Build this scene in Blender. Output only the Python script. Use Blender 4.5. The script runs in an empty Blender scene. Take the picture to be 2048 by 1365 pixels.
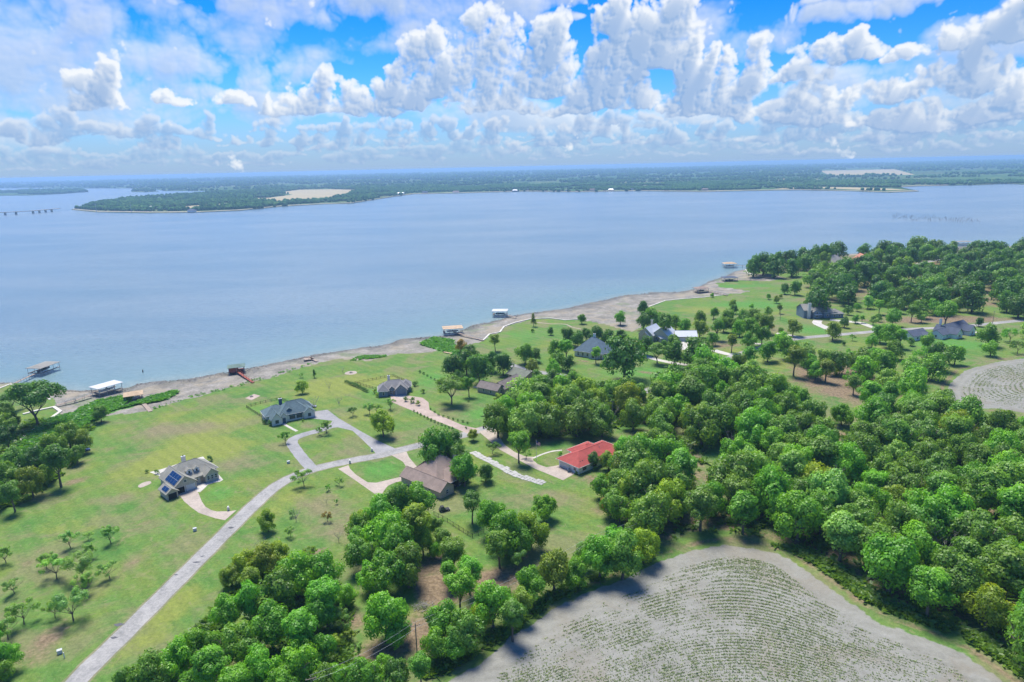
import bpy, math, random
import numpy as np
from math import radians as R, sin, cos, pi, sqrt, atan2

random.seed(7)
rng = np.random.default_rng(11)
scene = bpy.context.scene
C = scene.collection

# ------------------------------------------------------------------ camera, light, exposure
CAM_H, FPX, PITCH, ROLL = 110.0, 1365.0, R(14.32), R(1.30)
cam_d = bpy.data.cameras.new('camera')
cam_d.sensor_width = 36.0
cam_d.lens = FPX / 2048 * 36
cam_d.clip_start, cam_d.clip_end = 1.0, 400000.0
cam = bpy.data.objects.new('camera', cam_d)
C.objects.link(cam)
from mathutils import Matrix, Vector
f_ = Vector((0, cos(PITCH), -sin(PITCH))); u_ = Vector((0, sin(PITCH), cos(PITCH))); r_ = Vector((1, 0, 0))
ri = r_ * cos(ROLL) - u_ * sin(ROLL); ui = u_ * cos(ROLL) + r_ * sin(ROLL)
m = Matrix((ri, ui, -f_)).transposed().to_4x4(); m.translation = Vector((0, 0, CAM_H))
cam.matrix_world = m
scene.camera = cam

SUN_EL, SUN_AZ = R(64), R(-22)          # azimuth measured from +Y (view direction) towards +X
world = bpy.data.worlds.new('World'); scene.world = world; world.use_nodes = True
SKY_STRENGTH = 0.12
sun_d = bpy.data.lights.new('sun', 'SUN'); sun_d.energy = 2.1; sun_d.angle = R(24.0); sun_d.color = (1.0, 0.95, 0.87)
sun = bpy.data.objects.new('sun', sun_d); C.objects.link(sun)
sd = Vector((sin(SUN_AZ) * cos(SUN_EL), cos(SUN_AZ) * cos(SUN_EL), sin(SUN_EL)))
sun.rotation_euler = sd.to_track_quat('Z', 'Y').to_euler()
sun.location = (0, 0, 500)
scene.view_settings.view_transform = 'Standard'
scene.view_settings.look = 'None'
scene.view_settings.exposure = 1.62
scene.view_settings.gamma = 1.0
scene.view_settings.use_curve_mapping = False
scene.cycles.max_bounces = 6
scene.cycles.diffuse_bounces = 3
scene.cycles.glossy_bounces = 2
scene.cycles.transmission_bounces = 2
scene.cycles.transparent_max_bounces = 12
scene.cycles.volume_bounces = 1
scene.cycles.use_denoising = True


# ------------------------------------------------------------------ node helpers
class NT:
    def __init__(self, tree, clear=True):
        self.t = tree
        if clear: tree.nodes.clear()
    def n(self, typ, **kw):
        nd = self.t.nodes.new(typ)
        for k, v in kw.items():
            if k.startswith('i_'):
                key = k[2:]
                key = int(key) if key.isdigit() else key.replace('_', ' ')
                s = nd.inputs[key]
                if hasattr(v, 'is_output') or isinstance(v, bpy.types.NodeSocket): self.t.links.new(v, s)
                else: s.default_value = v
            else: setattr(nd, k, v)
        return nd
    def link(self, a, b): self.t.links.new(a, b)
    def math(self, op, a, b=None, c=None, clamp=False):
        nd = self.t.nodes.new('ShaderNodeMath'); nd.operation = op; nd.use_clamp = clamp
        for i, v in enumerate((a, b, c)):
            if v is None: continue
            if isinstance(v, bpy.types.NodeSocket): self.t.links.new(v, nd.inputs[i])
            else: nd.inputs[i].default_value = v
        return nd.outputs[0]
    def mix(self, f, a, b, blend='MIX'):
        nd = self.t.nodes.new('ShaderNodeMix'); nd.data_type = 'RGBA'; nd.blend_type = blend
        for i, v in ((0, f), (6, a), (7, b)):
            if isinstance(v, bpy.types.NodeSocket): self.t.links.new(v, nd.inputs[i])
            else: nd.inputs[i].default_value = v if i == 0 else (*v[:3], 1)
        return nd.outputs[2]
    def ramp(self, f, stops):
        nd = self.t.nodes.new('ShaderNodeValToRGB')
        e = nd.color_ramp.elements
        while len(e) < len(stops): e.new(0.5)
        for el, (p, col) in zip(e, stops):
            el.position = p; el.color = (*col[:3], 1) if len(col) >= 3 else (col[0],) * 3 + (1,)
        self.t.links.new(f, nd.inputs[0]); return nd.outputs[0]
    def noise(self, vec, scale, detail=4, rough=0.55, dist=0.0):
        nd = self.t.nodes.new('ShaderNodeTexNoise')
        nd.inputs['Scale'].default_value = scale; nd.inputs['Detail'].default_value = detail
        nd.inputs['Roughness'].default_value = rough; nd.inputs['Distortion'].default_value = dist
        if vec is not None: self.t.links.new(vec, nd.inputs['Vector'])
        return nd.outputs['Fac']
    def sstep(self, v, a, b):
        nd = self.t.nodes.new('ShaderNodeMapRange'); nd.interpolation_type = 'SMOOTHSTEP'
        nd.inputs[1].default_value = a; nd.inputs[2].default_value = b
        self.t.links.new(v, nd.inputs[0]); return nd.outputs[0]

def new_mat(name):
    mt = bpy.data.materials.new(name); mt.use_nodes = True
    nt = NT(mt.node_tree)
    out = nt.n('ShaderNodeOutputMaterial')
    return mt, nt, out

MATS = {}
def simple(name, col, rough=0.8, var=0.15, scale=1.5, metal=0.0, spec=0.3, bump=0.0, stripes=None):
    """procedural material: colour with fine and coarse noise variation"""
    if name in MATS: return MATS[name]
    mt, nt, out = new_mat(name)
    tc = nt.n('ShaderNodeTexCoord').outputs['Object']
    n1 = nt.noise(tc, scale, 5, 0.6); n2 = nt.noise(tc, scale * 9, 3, 0.6)
    v = nt.math('ADD', nt.math('MULTIPLY', n1, 0.6), nt.math('MULTIPLY', n2, 0.4))
    lo = [c * (1 - var * 2) for c in col]; hi = [min(1, c * (1 + var * 2)) for c in col]
    c = nt.ramp(v, [(0.3, lo), (0.7, hi)])
    if stripes:
        n0 = nt.noise(tc, .35, 4, .7, 1.0); c = nt.mix(nt.math('MULTIPLY', nt.sstep(n0, .5, .66), .35), c, [x * .62 for x in col]); c = nt.mix(nt.math('MULTIPLY', nt.sstep(n0, .42, .3), .25), c, [min(1, x * 1.35 + .03) for x in col])
    if stripes:   # courses of shingles or boards: fine darker bands in the colour
        w = nt.n('ShaderNodeTexWave', wave_type='BANDS', bands_direction=stripes[0], i_Scale=stripes[1], i_Distortion=0.6)
        nt.link(tc, w.inputs['Vector'])
        c = nt.mix(nt.math('MULTIPLY', w.outputs['Fac'], stripes[2]), c, [x * 0.55 for x in col])
    b = nt.n('ShaderNodeBsdfPrincipled', i_Roughness=rough, i_Metallic=metal)
    b.inputs['Specular IOR Level'].default_value = spec
    nt.link(c, b.inputs['Base Color'])
    if bump:
        bp = nt.n('ShaderNodeBump', i_Strength=bump, i_Distance=0.05); nt.link(n2, bp.inputs['Height']); nt.link(bp.outputs[0], b.inputs['Normal'])
    nt.link(b.outputs[0], out.inputs[0])
    MATS[name] = mt
    return mt


# ------------------------------------------------------------------ numpy noise
def _hash(ix, iy, iz, seed=0):
    h = (ix.astype(np.int64) * 374761393 + iy.astype(np.int64) * 668265263 + iz.astype(np.int64) * 1274126177 + seed * 974711) & 0xffffffff
    h = ((h ^ (h >> 13)) * 1103515245) & 0xffffffff
    h = (h ^ (h >> 16)) & 0xffffff
    return h / float(0xffffff)
def vnoise(p, seed=0):
    i = np.floor(p).astype(np.int64); f = p - i; f = f * f * f * (f * (f * 6 - 15) + 10)
    r = 0
    for dx in (0, 1):
        wx = f[:, 0] if dx else 1 - f[:, 0]
        for dy in (0, 1):
            wy = f[:, 1] if dy else 1 - f[:, 1]
            for dz in (0, 1):
                wz = f[:, 2] if dz else 1 - f[:, 2]
                r = r + wx * wy * wz * _hash(i[:, 0] + dx, i[:, 1] + dy, i[:, 2] + dz, seed)
    return r * 2 - 1
def fbm(p, octv=4, gain=0.5, seed=0):
    p = np.asarray(p, float); a = 1.0; s = 0; t = 0
    for o in range(octv):
        s = s + a * vnoise(p + o * 17.3, seed + o); t += a; a *= gain; p = p * 2.03
    return s / t


# ------------------------------------------------------------------ mesh helpers
def mesh_np(name, verts, faces, mats=None, smooth=False, attrs=None, midx=None):
    """verts (n,3), faces list of equal-length rows (m,k)"""
    verts = np.asarray(verts, np.float32); faces = np.asarray(faces, np.int32)
    me = bpy.data.meshes.new(name)
    nf, k = faces.shape
    me.vertices.add(len(verts)); me.vertices.foreach_set('co', verts.ravel())
    me.loops.add(nf * k); me.loops.foreach_set('vertex_index', faces.ravel())
    me.polygons.add(nf); me.polygons.foreach_set('loop_start', np.arange(0, nf * k, k, dtype=np.int32))
    if smooth: me.polygons.foreach_set('use_smooth', np.ones(nf, bool))
    me.update(calc_edges=True)
    for mt in (mats or []): me.materials.append(mt)
    if midx is not None: me.polygons.foreach_set('material_index', np.asarray(midx, np.int32))
    for an, arr in (attrs or {}).items():
        arr = np.asarray(arr, np.float32)
        if arr.ndim == 1:
            a = me.attributes.new(an, 'FLOAT', 'POINT'); a.data.foreach_set('value', arr)
        else:
            a = me.attributes.new(an, 'FLOAT_COLOR', 'POINT')
            if arr.shape[1] == 3: arr = np.hstack([arr, np.ones((len(arr), 1), np.float32)])
            a.data.foreach_set('color', arr.ravel())
    return me

class MB:
    """collects boxes, bars and prisms into one mesh"""
    def __init__(self): self.v = []; self.f = []
    def add(self, vs, fs):
        o = len(self.v); self.v += [tuple(x) for x in vs]; self.f += [tuple(i + o for i in q) for q in fs]; return self
    def box(self, x0, y0, z0, x1, y1, z1):
        v = [(x0, y0, z0), (x1, y0, z0), (x1, y1, z0), (x0, y1, z0), (x0, y0, z1), (x1, y0, z1), (x1, y1, z1), (x0, y1, z1)]
        return self.add(v, [(0, 3, 2, 1), (4, 5, 6, 7), (0, 1, 5, 4), (1, 2, 6, 5), (2, 3, 7, 6), (3, 0, 4, 7)])
    def hexa(self, b, t):
        return self.add(list(b) + list(t), [(0, 3, 2, 1), (4, 5, 6, 7), (0, 1, 5, 4), (1, 2, 6, 5), (2, 3, 7, 6), (3, 0, 4, 7)])
    def prism(self, poly, z0, z1):
        n = len(poly)
        self.add([(x, y, z0) for x, y in poly] + [(x, y, z1) for x, y in poly],
                 [tuple(range(n - 1, -1, -1)), tuple(range(n, 2 * n))] + [(i, (i + 1) % n, n + (i + 1) % n, n + i) for i in range(n)])
        return self
    def tube(self, pts, rads, n=6):
        pts = [Vector(p) for p in pts]; rings = []
        for i, p in enumerate(pts):
            d = (pts[min(i + 1, len(pts) - 1)] - pts[max(i - 1, 0)]).normalized()
            a = d.orthogonal().normalized(); b = d.cross(a)
            rings.append([p + (a * cos(2 * pi * k / n) + b * sin(2 * pi * k / n)) * rads[i] for k in range(n)])
        vs = [v for r in rings for v in r]
        fs = []
        for i in range(len(rings) - 1):
            for k in range(n):
                fs.append((i * n + k, i * n + (k + 1) % n, (i + 1) * n + (k + 1) % n, (i + 1) * n + k))
        fs.append(tuple(range(n - 1, -1, -1))); fs.append(tuple((len(rings) - 1) * n + k for k in range(n)))
        return self.add(vs, fs)
    def mesh(self, name, mat=None, smooth=False):
        me = bpy.data.meshes.new(name); me.from_pydata(self.v, [], self.f)
        if mat: me.materials.append(mat)
        if smooth: me.polygons.foreach_set('use_smooth', np.ones(len(me.polygons), bool))
        me.update(); return me
    def build(self, name, mat, parent=None, smooth=False, loc=None, rz=0):
        o = bpy.data.objects.new(name, self.mesh(name, mat, smooth)); C.objects.link(o)
        if parent: o.parent = parent
        if loc: o.location = loc; o.rotation_euler = (0, 0, rz)
        return o

def tag(o, label=None, cat=None, group=None, kind=None):
    if label: o['label'] = label
    if cat: o['category'] = cat
    if group: o['group'] = group
    if kind: o['kind'] = kind
    return o
def empty(name, loc, rz=0, label=None, cat=None, group=None):
    o = bpy.data.objects.new(name, None); C.objects.link(o); o.location = loc; o.rotation_euler = (0, 0, rz)
    o.empty_display_size = 1
    return tag(o, label, cat, group)
def link_obj(name, me, parent=None, loc=None, kind=None):
    o = bpy.data.objects.new(name, me); C.objects.link(o)
    if parent: o.parent = parent
    if loc: o.location = loc
    if kind: o['kind'] = kind
    return o
def copy_tree(o, parent=None):
    c = o.copy(); C.objects.link(c); c.parent = parent
    for ch in list(o.children): copy_tree(ch, c)
    return c

# photo survey: a line of sight of the photograph met with the level z
def up(px, py, z=0.0):
    a = (px - 1024) / FPX; b = -(py - 682.5) / FPX
    c, s = cos(ROLL), sin(ROLL)
    rr = a * c + b * s; uu = -a * s + b * c
    d = (rr, cos(PITCH) + uu * sin(PITCH), -sin(PITCH) + uu * cos(PITCH))
    t = (z - CAM_H) / d[2]
    return (d[0] * t, d[1] * t)
def ups(l, z=0.0): return np.array([up(x, y, z) for x, y in l])
def mpp(px, py, z=0.0):          # metres per photo pixel there
    x, y = up(px, py, z)
    return (cos(PITCH) * y + sin(PITCH) * (CAM_H - z)) / FPX

def seg_dist(P, L, closed=False):
    d = np.full(len(P), 1e12)
    n = len(L)
    for i in range(n if closed else n - 1):
        a = L[i]; b = L[(i + 1) % n]; ab = b - a
        t = np.clip(((P - a) @ ab) / max(ab @ ab, 1e-9), 0, 1)
        q = P - a - t[:, None] * ab
        d = np.minimum(d, (q * q).sum(1))
    return np.sqrt(d)
def inside(P, L):
    r = np.zeros(len(P), bool); n = len(L); x, y = P[:, 0], P[:, 1]
    for i in range(n):
        x0, y0 = L[i]; x1, y1 = L[(i + 1) % n]
        if y0 == y1: continue
        c = ((y0 > y) != (y1 > y)) & (x < (x1 - x0) * (y - y0) / (y1 - y0) + x0)
        r ^= c
    return r
def sdf(P, L):          # positive inside
    d = seg_dist(P, L, True); return np.where(inside(P, L), d, -d)
def catmull(pts, k=5, closed=False):
    pts = [np.array(p, float) for p in pts]; out = []; n = len(pts)
    rng_ = range(n if closed else n - 1)
    for i in rng_:
        if closed: p0, p1, p2, p3 = pts[i - 1], pts[i], pts[(i + 1) % n], pts[(i + 2) % n]
        else: p0, p1, p2, p3 = pts[max(i - 1, 0)], pts[i], pts[i + 1], pts[min(i + 2, n - 1)]
        for j in range(k):
            t = j / k
            out.append(0.5 * ((2 * p1) + (-p0 + p2) * t + (2 * p0 - 5 * p1 + 4 * p2 - p3) * t * t + (-p0 + 3 * p1 - 3 * p2 + p3) * t ** 3))
    if not closed: out.append(pts[-1])
    return np.array(out)


# ------------------------------------------------------------------ sky
def sight(px, py):
    a = (px - 1024) / FPX; b = -(py - 682.5) / FPX
    return ri * a + ui * b + f_
# ------------------------------------------------------------------ cloud field: density and self-shading of the cumulus, computed over azimuth and elevation
CSC = 0.75; CRES = FPX * CSC
CW, CHT, CX0, CY0 = 1800, 420, -900.0, -9.0       # cells of 1/1024 rad; x = azimuth, y = elevation
def grid_noise(w, h, cell, seed, sy=1.0):
    rg = np.random.default_rng(seed)
    nx = int(w / cell) + 5; ny = int(h / (cell * sy)) + 5
    g = rg.uniform(-1, 1, (ny, nx))
    def basis(n, m, c):
        t = np.arange(n) / c + 1.0; i = np.floor(t).astype(int); f = t - i
        B = np.zeros((n, m)); r = np.arange(n)
        B[r, i - 1] = (1 - f) ** 3 / 6; B[r, i] = (3 * f ** 3 - 6 * f * f + 4) / 6
        B[r, i + 1] = (-3 * f ** 3 + 3 * f * f + 3 * f + 1) / 6; B[r, i + 2] = f ** 3 / 6
        return B.astype(np.float32)
    return (basis(h, ny, cell * sy) @ g.astype(np.float32) @ basis(w, nx, cell).T) * 2.1
def fbm2(cell, octv, seed, gain=0.55, sy=1.0, billow=False):
    s = 0; a = 1; t = 0
    for o in range(octv):
        c = cell * CSC / 2.0 ** o
        if c < 1.6: break
        n = grid_noise(CW, CHT, c, seed + o * 13, sy)
        s = s + a * (np.abs(n) * 1.6 - 0.5 if billow else n); t += a; a *= gain
    return s / t
def to_cell(px, py):
    v = sight(px, py); hd = sqrt(v.x ** 2 + v.y ** 2)
    return atan2(v.x, v.y) * CRES - CX0, math.atan2(v.z, hd) * CRES - CY0
def splat(D, cx, cy, rx, ry, amp=1.0, base=None, basesoft=3.0):
    x0, x1 = int(max(cx - rx * 1.5, 0)), int(min(cx + rx * 1.5 + 1, CW)); y0, y1 = int(max(cy - ry * 1.5, 0)), int(min(cy + ry * 1.5 + 1, CHT))
    if x1 <= x0 or y1 <= y0: return
    yy, xx = np.mgrid[y0:y1, x0:x1]
    d = (1 - ((xx - cx) / rx) ** 2 - ((yy - cy) / ry) ** 2) * amp
    if base is not None: d = d - np.clip((base - yy) / basesoft, 0, 3) * 0.9
    sub = D[y0:y1, x0:x1]; np.maximum(sub, d, out=sub)
def cloud_layer(items, seed, cell, k, namp, steps=14, step=3.0, wisp=0.0, dark=2.6):
    rg = np.random.default_rng(seed); D = np.full((CHT, CW), -1.2, np.float32)
    for (px, py, w, h, kd) in items:
        cx, cy = to_cell(px, py); base = cy; w *= CSC; h *= CSC
        if kd == 'tower':
            nt_ = max(1, int(round(w / 45)) + int(rg.integers(0, 2)))
            for t in range(nt_):
                x = cx + ((t + .5) / nt_ - .5) * w * .72; top = h * (1.0 if t == nt_ // 2 else rg.uniform(.5, .92)); lean = rg.uniform(-.14, .14) * top; z = 0
                while z < top:
                    fr = z / top; r = min(w / nt_ * .80, h * .40) * (1.12 - .72 * fr) * rg.uniform(.7, 1.15)
                    splat(D, x + lean * fr + rg.uniform(-.2, .2) * r, cy + min(z + r * .5, top - r * .8), r, r * rg.uniform(.8, 1.1), 1, base)
                    z += r * .75
            splat(D, cx, cy + h * .10, w * .55, h * .22, .9, base)
        elif kd == 'mound':
            n = int(6 + w / 10)
            for t in range(n):
                u = rg.uniform(-1, 1); hh = h * (1 - abs(u) ** 1.8) * rg.uniform(.35, 1); r = rg.uniform(.18, .36) * min(h, w) * (1.1 - .4 * abs(u))
                splat(D, cx + u * w * .44, cy + max(hh - r, r * .3), r * 1.25, r, 1, base)
            splat(D, cx, cy + h * .22, w * .5, h * .42, .8, base)
        elif kd == 'streak':
            n = int(5 + w / 16)
            for t in range(n):
                u = rg.uniform(-1, 1)
                splat(D, cx + u * w * .46, cy + h * (.5 + rg.uniform(-.35, .35) * (1 - abs(u))), w * rg.uniform(.12, .26), h * rg.uniform(.25, .5), rg.uniform(.5, .9))
    # uneven outlines: bend the billows
    wx = fbm2(cell * 1.5, 4, seed + 200, .6) * cell * .75; wy = fbm2(cell * 1.9, 4, seed + 230, .6) * cell * .45 * (.5 if wisp else 1)
    yy, xx = np.mgrid[0:CHT, 0:CW]
    D = D[np.clip(yy + wy, 0, CHT - 1).astype(int), np.clip(xx + wx, 0, CW - 1).astype(int)]
    N = fbm2(cell, 6, seed + 50, .60, 1.0, True); N2 = fbm2(cell * 2.2, 5, seed + 90, .55, .8)
    rho = np.clip((D + namp * 1.7 * N + namp * 1.1 * N2) * 1.0 - .04, 0, 1.3)
    if wisp: rho = rho * np.clip(1 - wisp * (0.5 + 0.9 * fbm2(cell * 1.6, 5, seed + 140, .6, .45)), 0.05, 1)
    lx, ly = 0.45, 0.89
    S = np.zeros_like(rho)
    for j in range(1, steps + 1):
        dx, dy = int(round(lx * j * step)), int(round(ly * j * step))
        sh = np.zeros_like(rho); sh[:CHT - dy, :CW - dx] = rho[dy:, dx:]
        S += sh * (1 - 0.5 * j / steps)
    d1 = np.zeros_like(rho); q_ = 3; d1[:CHT - q_, :CW - q_] = rho[q_:, q_:]
    fine = np.clip((rho - d1) * 1.5, -.5, .5)
    lit = np.exp(-S / steps * dark) * 1.0
    lit = np.clip(lit * 1.08 + fine * .34 + .03, 0, 1.1)
    a = 1 - np.exp(-k * np.clip(rho, 0, 1) ** 1.15)
    return a.astype(np.float32), lit.astype(np.float32)
def cloud_field():
    mid = [(985, 214, 80, 172, 'tower'), (930, 208, 70, 74, 'tower'), (1062, 188, 70, 136, 'tower'), (1116, 184, 56, 136, 'tower'), (1228, 214, 80, 190, 'tower'), (1178, 210, 70, 90, 'tower'),
        (868, 196, 120, 122, 'tower'), (1000, 224, 180, 30, 'mound'), (1180, 224, 180, 30, 'mound'), (795, 210, 120, 80, 'tower'), (655, 228, 150, 76, 'tower'), (610, 226, 90, 50, 'mound'), (720, 226, 140, 46, 'mound'),
        (1252, 222, 110, 60, 'mound'), (1385, 236, 90, 140, 'tower'), (1470, 236, 90, 140, 'tower'), (1425, 238, 120, 40, 'mound'), (1310, 130, 120, 122, 'tower'), (1350, 224, 84, 36, 'mound'),
        (1590, 246, 90, 76, 'mound'), (1650, 250, 90, 60, 'tower'), (1530, 240, 60, 50, 'mound'), (1676, 124, 150, 42, 'mound'), (1718, 122, 50, 58, 'tower'), (1815, 120, 70, 28, 'mound'),
        (1935, 96, 110, 40, 'mound'), (1990, 92, 100, 66, 'mound'), (2040, 90, 80, 100, 'tower'), (1985, 182, 200, 44, 'mound'), (1930, 182, 50, 78, 'tower'), (1860, 180, 90, 46, 'tower'), (1985, 238, 170, 50, 'mound'), (2030, 236, 60, 66, 'tower'),
        (1775, 200, 120, 46, 'mound'), (1780, 250, 140, 44, 'mound'), (198, 218, 90, 50, 'mound'), (218, 216, 36, 68, 'tower'), (168, 214, 34, 50, 'tower'), (346, 210, 40, 26, 'mound'), (462, 210, 70, 28, 'mound'), (548, 226, 34, 32, 'tower'),
        (1590, 165, 80, 46, 'mound'), (1860, 255, 90, 50, 'tower')]
    far = [(92, 281, 66, 44, 'mound'), (136, 272, 40, 46, 'tower'), (180, 262, 60, 22, 'mound'), (295, 276, 80, 40, 'mound'), (412, 275, 50, 46, 'tower'), (345, 278, 200, 20, 'mound'), (555, 294, 60, 46, 'tower'), (520, 262, 40, 28, 'mound'),
        (608, 294, 50, 34, 'mound'), (1220, 246, 70, 26, 'mound'), (1285, 246, 60, 22, 'mound'), (985, 292, 30, 44, 'tower'), (945, 274, 30, 26, 'tower'), (1070, 272, 60, 34, 'tower'), (1130, 270, 50, 30, 'mound'), (1180, 262, 30, 40, 'tower'),
        (1250, 285, 40, 40, 'tower'), (1330, 285, 60, 30, 'mound'), (920, 276, 40, 16, 'mound'), (1420, 268, 50, 26, 'mound'), (1700, 262, 100, 34, 'mound'), (1950, 262, 120, 26, 'mound'), (700, 292, 100, 40, 'mound')]
    rg = np.random.default_rng(77)
    for t in range(60):
        x = rg.uniform(0, 2048); far.append((x, rg.uniform(258, 300) - (x - 1024) * .015, rg.uniform(24, 90), rg.uniform(12, 34), ('mound', 'tower', 'streak')[int(rg.integers(0, 3))]))
    vfar = []
    for t in range(110):
        x = rg.uniform(-100, 2150); vfar.append((x, rg.uniform(292, 324) - (x - 1024) * .022, rg.uniform(30, 110), rg.uniform(6, 18), ('mound', 'streak')[int(rg.integers(0, 2))]))
    sheets = [(880, 70, 330, 110, 'streak'), (1010, 26, 260, 60, 'streak'), (780, 130, 260, 80, 'streak'), (640, 60, 260, 80, 'streak'), (560, 20, 160, 30, 'streak'), (600, 130, 300, 60, 'streak'), (330, 120, 260, 80, 'streak'), (230, 60, 200, 60, 'streak'),
        (80, 60, 260, 110, 'streak'), (60, 140, 260, 120, 'streak'), (230, 170, 300, 80, 'streak'), (480, 140, 240, 60, 'streak'), (430, 190, 300, 80, 'streak'), (110, 210, 220, 60, 'streak'), (290, 12, 100, 20, 'streak'), (1350, 40, 80, 16, 'streak'),
        (1160, 42, 80, 18, 'streak'), (1440, 118, 230, 66, 'streak'), (1360, 130, 160, 90, 'streak'), (1540, 78, 70, 26, 'streak'), (1565, 46, 46, 34, 'streak'), (1720, 34, 150, 36, 'streak'), (1800, 18, 120, 28, 'streak'), (1640, 4, 80, 14, 'streak'), (1573, 70, 30, 14, 'streak'),
        (1620, 170, 120, 40, 'streak'), (1740, 168, 130, 34, 'streak'), (1700, 215, 240, 50, 'streak'), (1920, 215, 240, 50, 'streak'), (1880, 170, 160, 60, 'streak'), (1500, 205, 120, 40, 'streak'), (860, 240, 360, 40, 'streak'), (400, 250, 500, 60, 'streak'), (1230, 260, 400, 40, 'streak'), (120, 290, 300, 60, 'streak')]
    for t in range(26):     # beyond the frame, at the same density
        s_ = -1 if t % 2 else 1; sheets.append((1024 + s_ * rg.uniform(1050, 1250), rg.uniform(20, 240), rg.uniform(100, 260), rg.uniform(30, 80), 'streak'))
    for t in range(40): sheets.append((rg.uniform(-100, 2150), rg.uniform(-230, -30), rg.uniform(100, 300), rg.uniform(30, 90), 'streak'))
    # far to near, each layer (alpha, light, distance fade)
    L = []
    a, l = cloud_layer(sheets, 3, 64, 2.4, .55, 12, 3.5, 0.65, 2.0); L.append((a * .88, l * .75 + .18, .15))
    a, l = cloud_layer(vfar, 5, 12, 2.2, .5, 6, 1.5); L.append((a * .6, l, .5))
    a, l = cloud_layer(far, 7, 16, 2.6, .6, 9, 2.0); L.append((a * .80, l * .9, .36))
    a, l = cloud_layer(mid, 9, 21, 3.4, .60, 16, 2.8, 0.0, 2.5); L.append((a, l, .06))
    A = np.zeros((CHT, CW), np.float32); Lt = np.zeros_like(A); Fd = np.zeros_like(A)
    for a, l, fd in L:
        Lt = Lt * (1 - a) + l * a; Fd = Fd * (1 - a) + fd * a; A = A * (1 - a) + a
    An = np.maximum(A, 1e-4)
    return A, Lt / An, Fd / An

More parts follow.
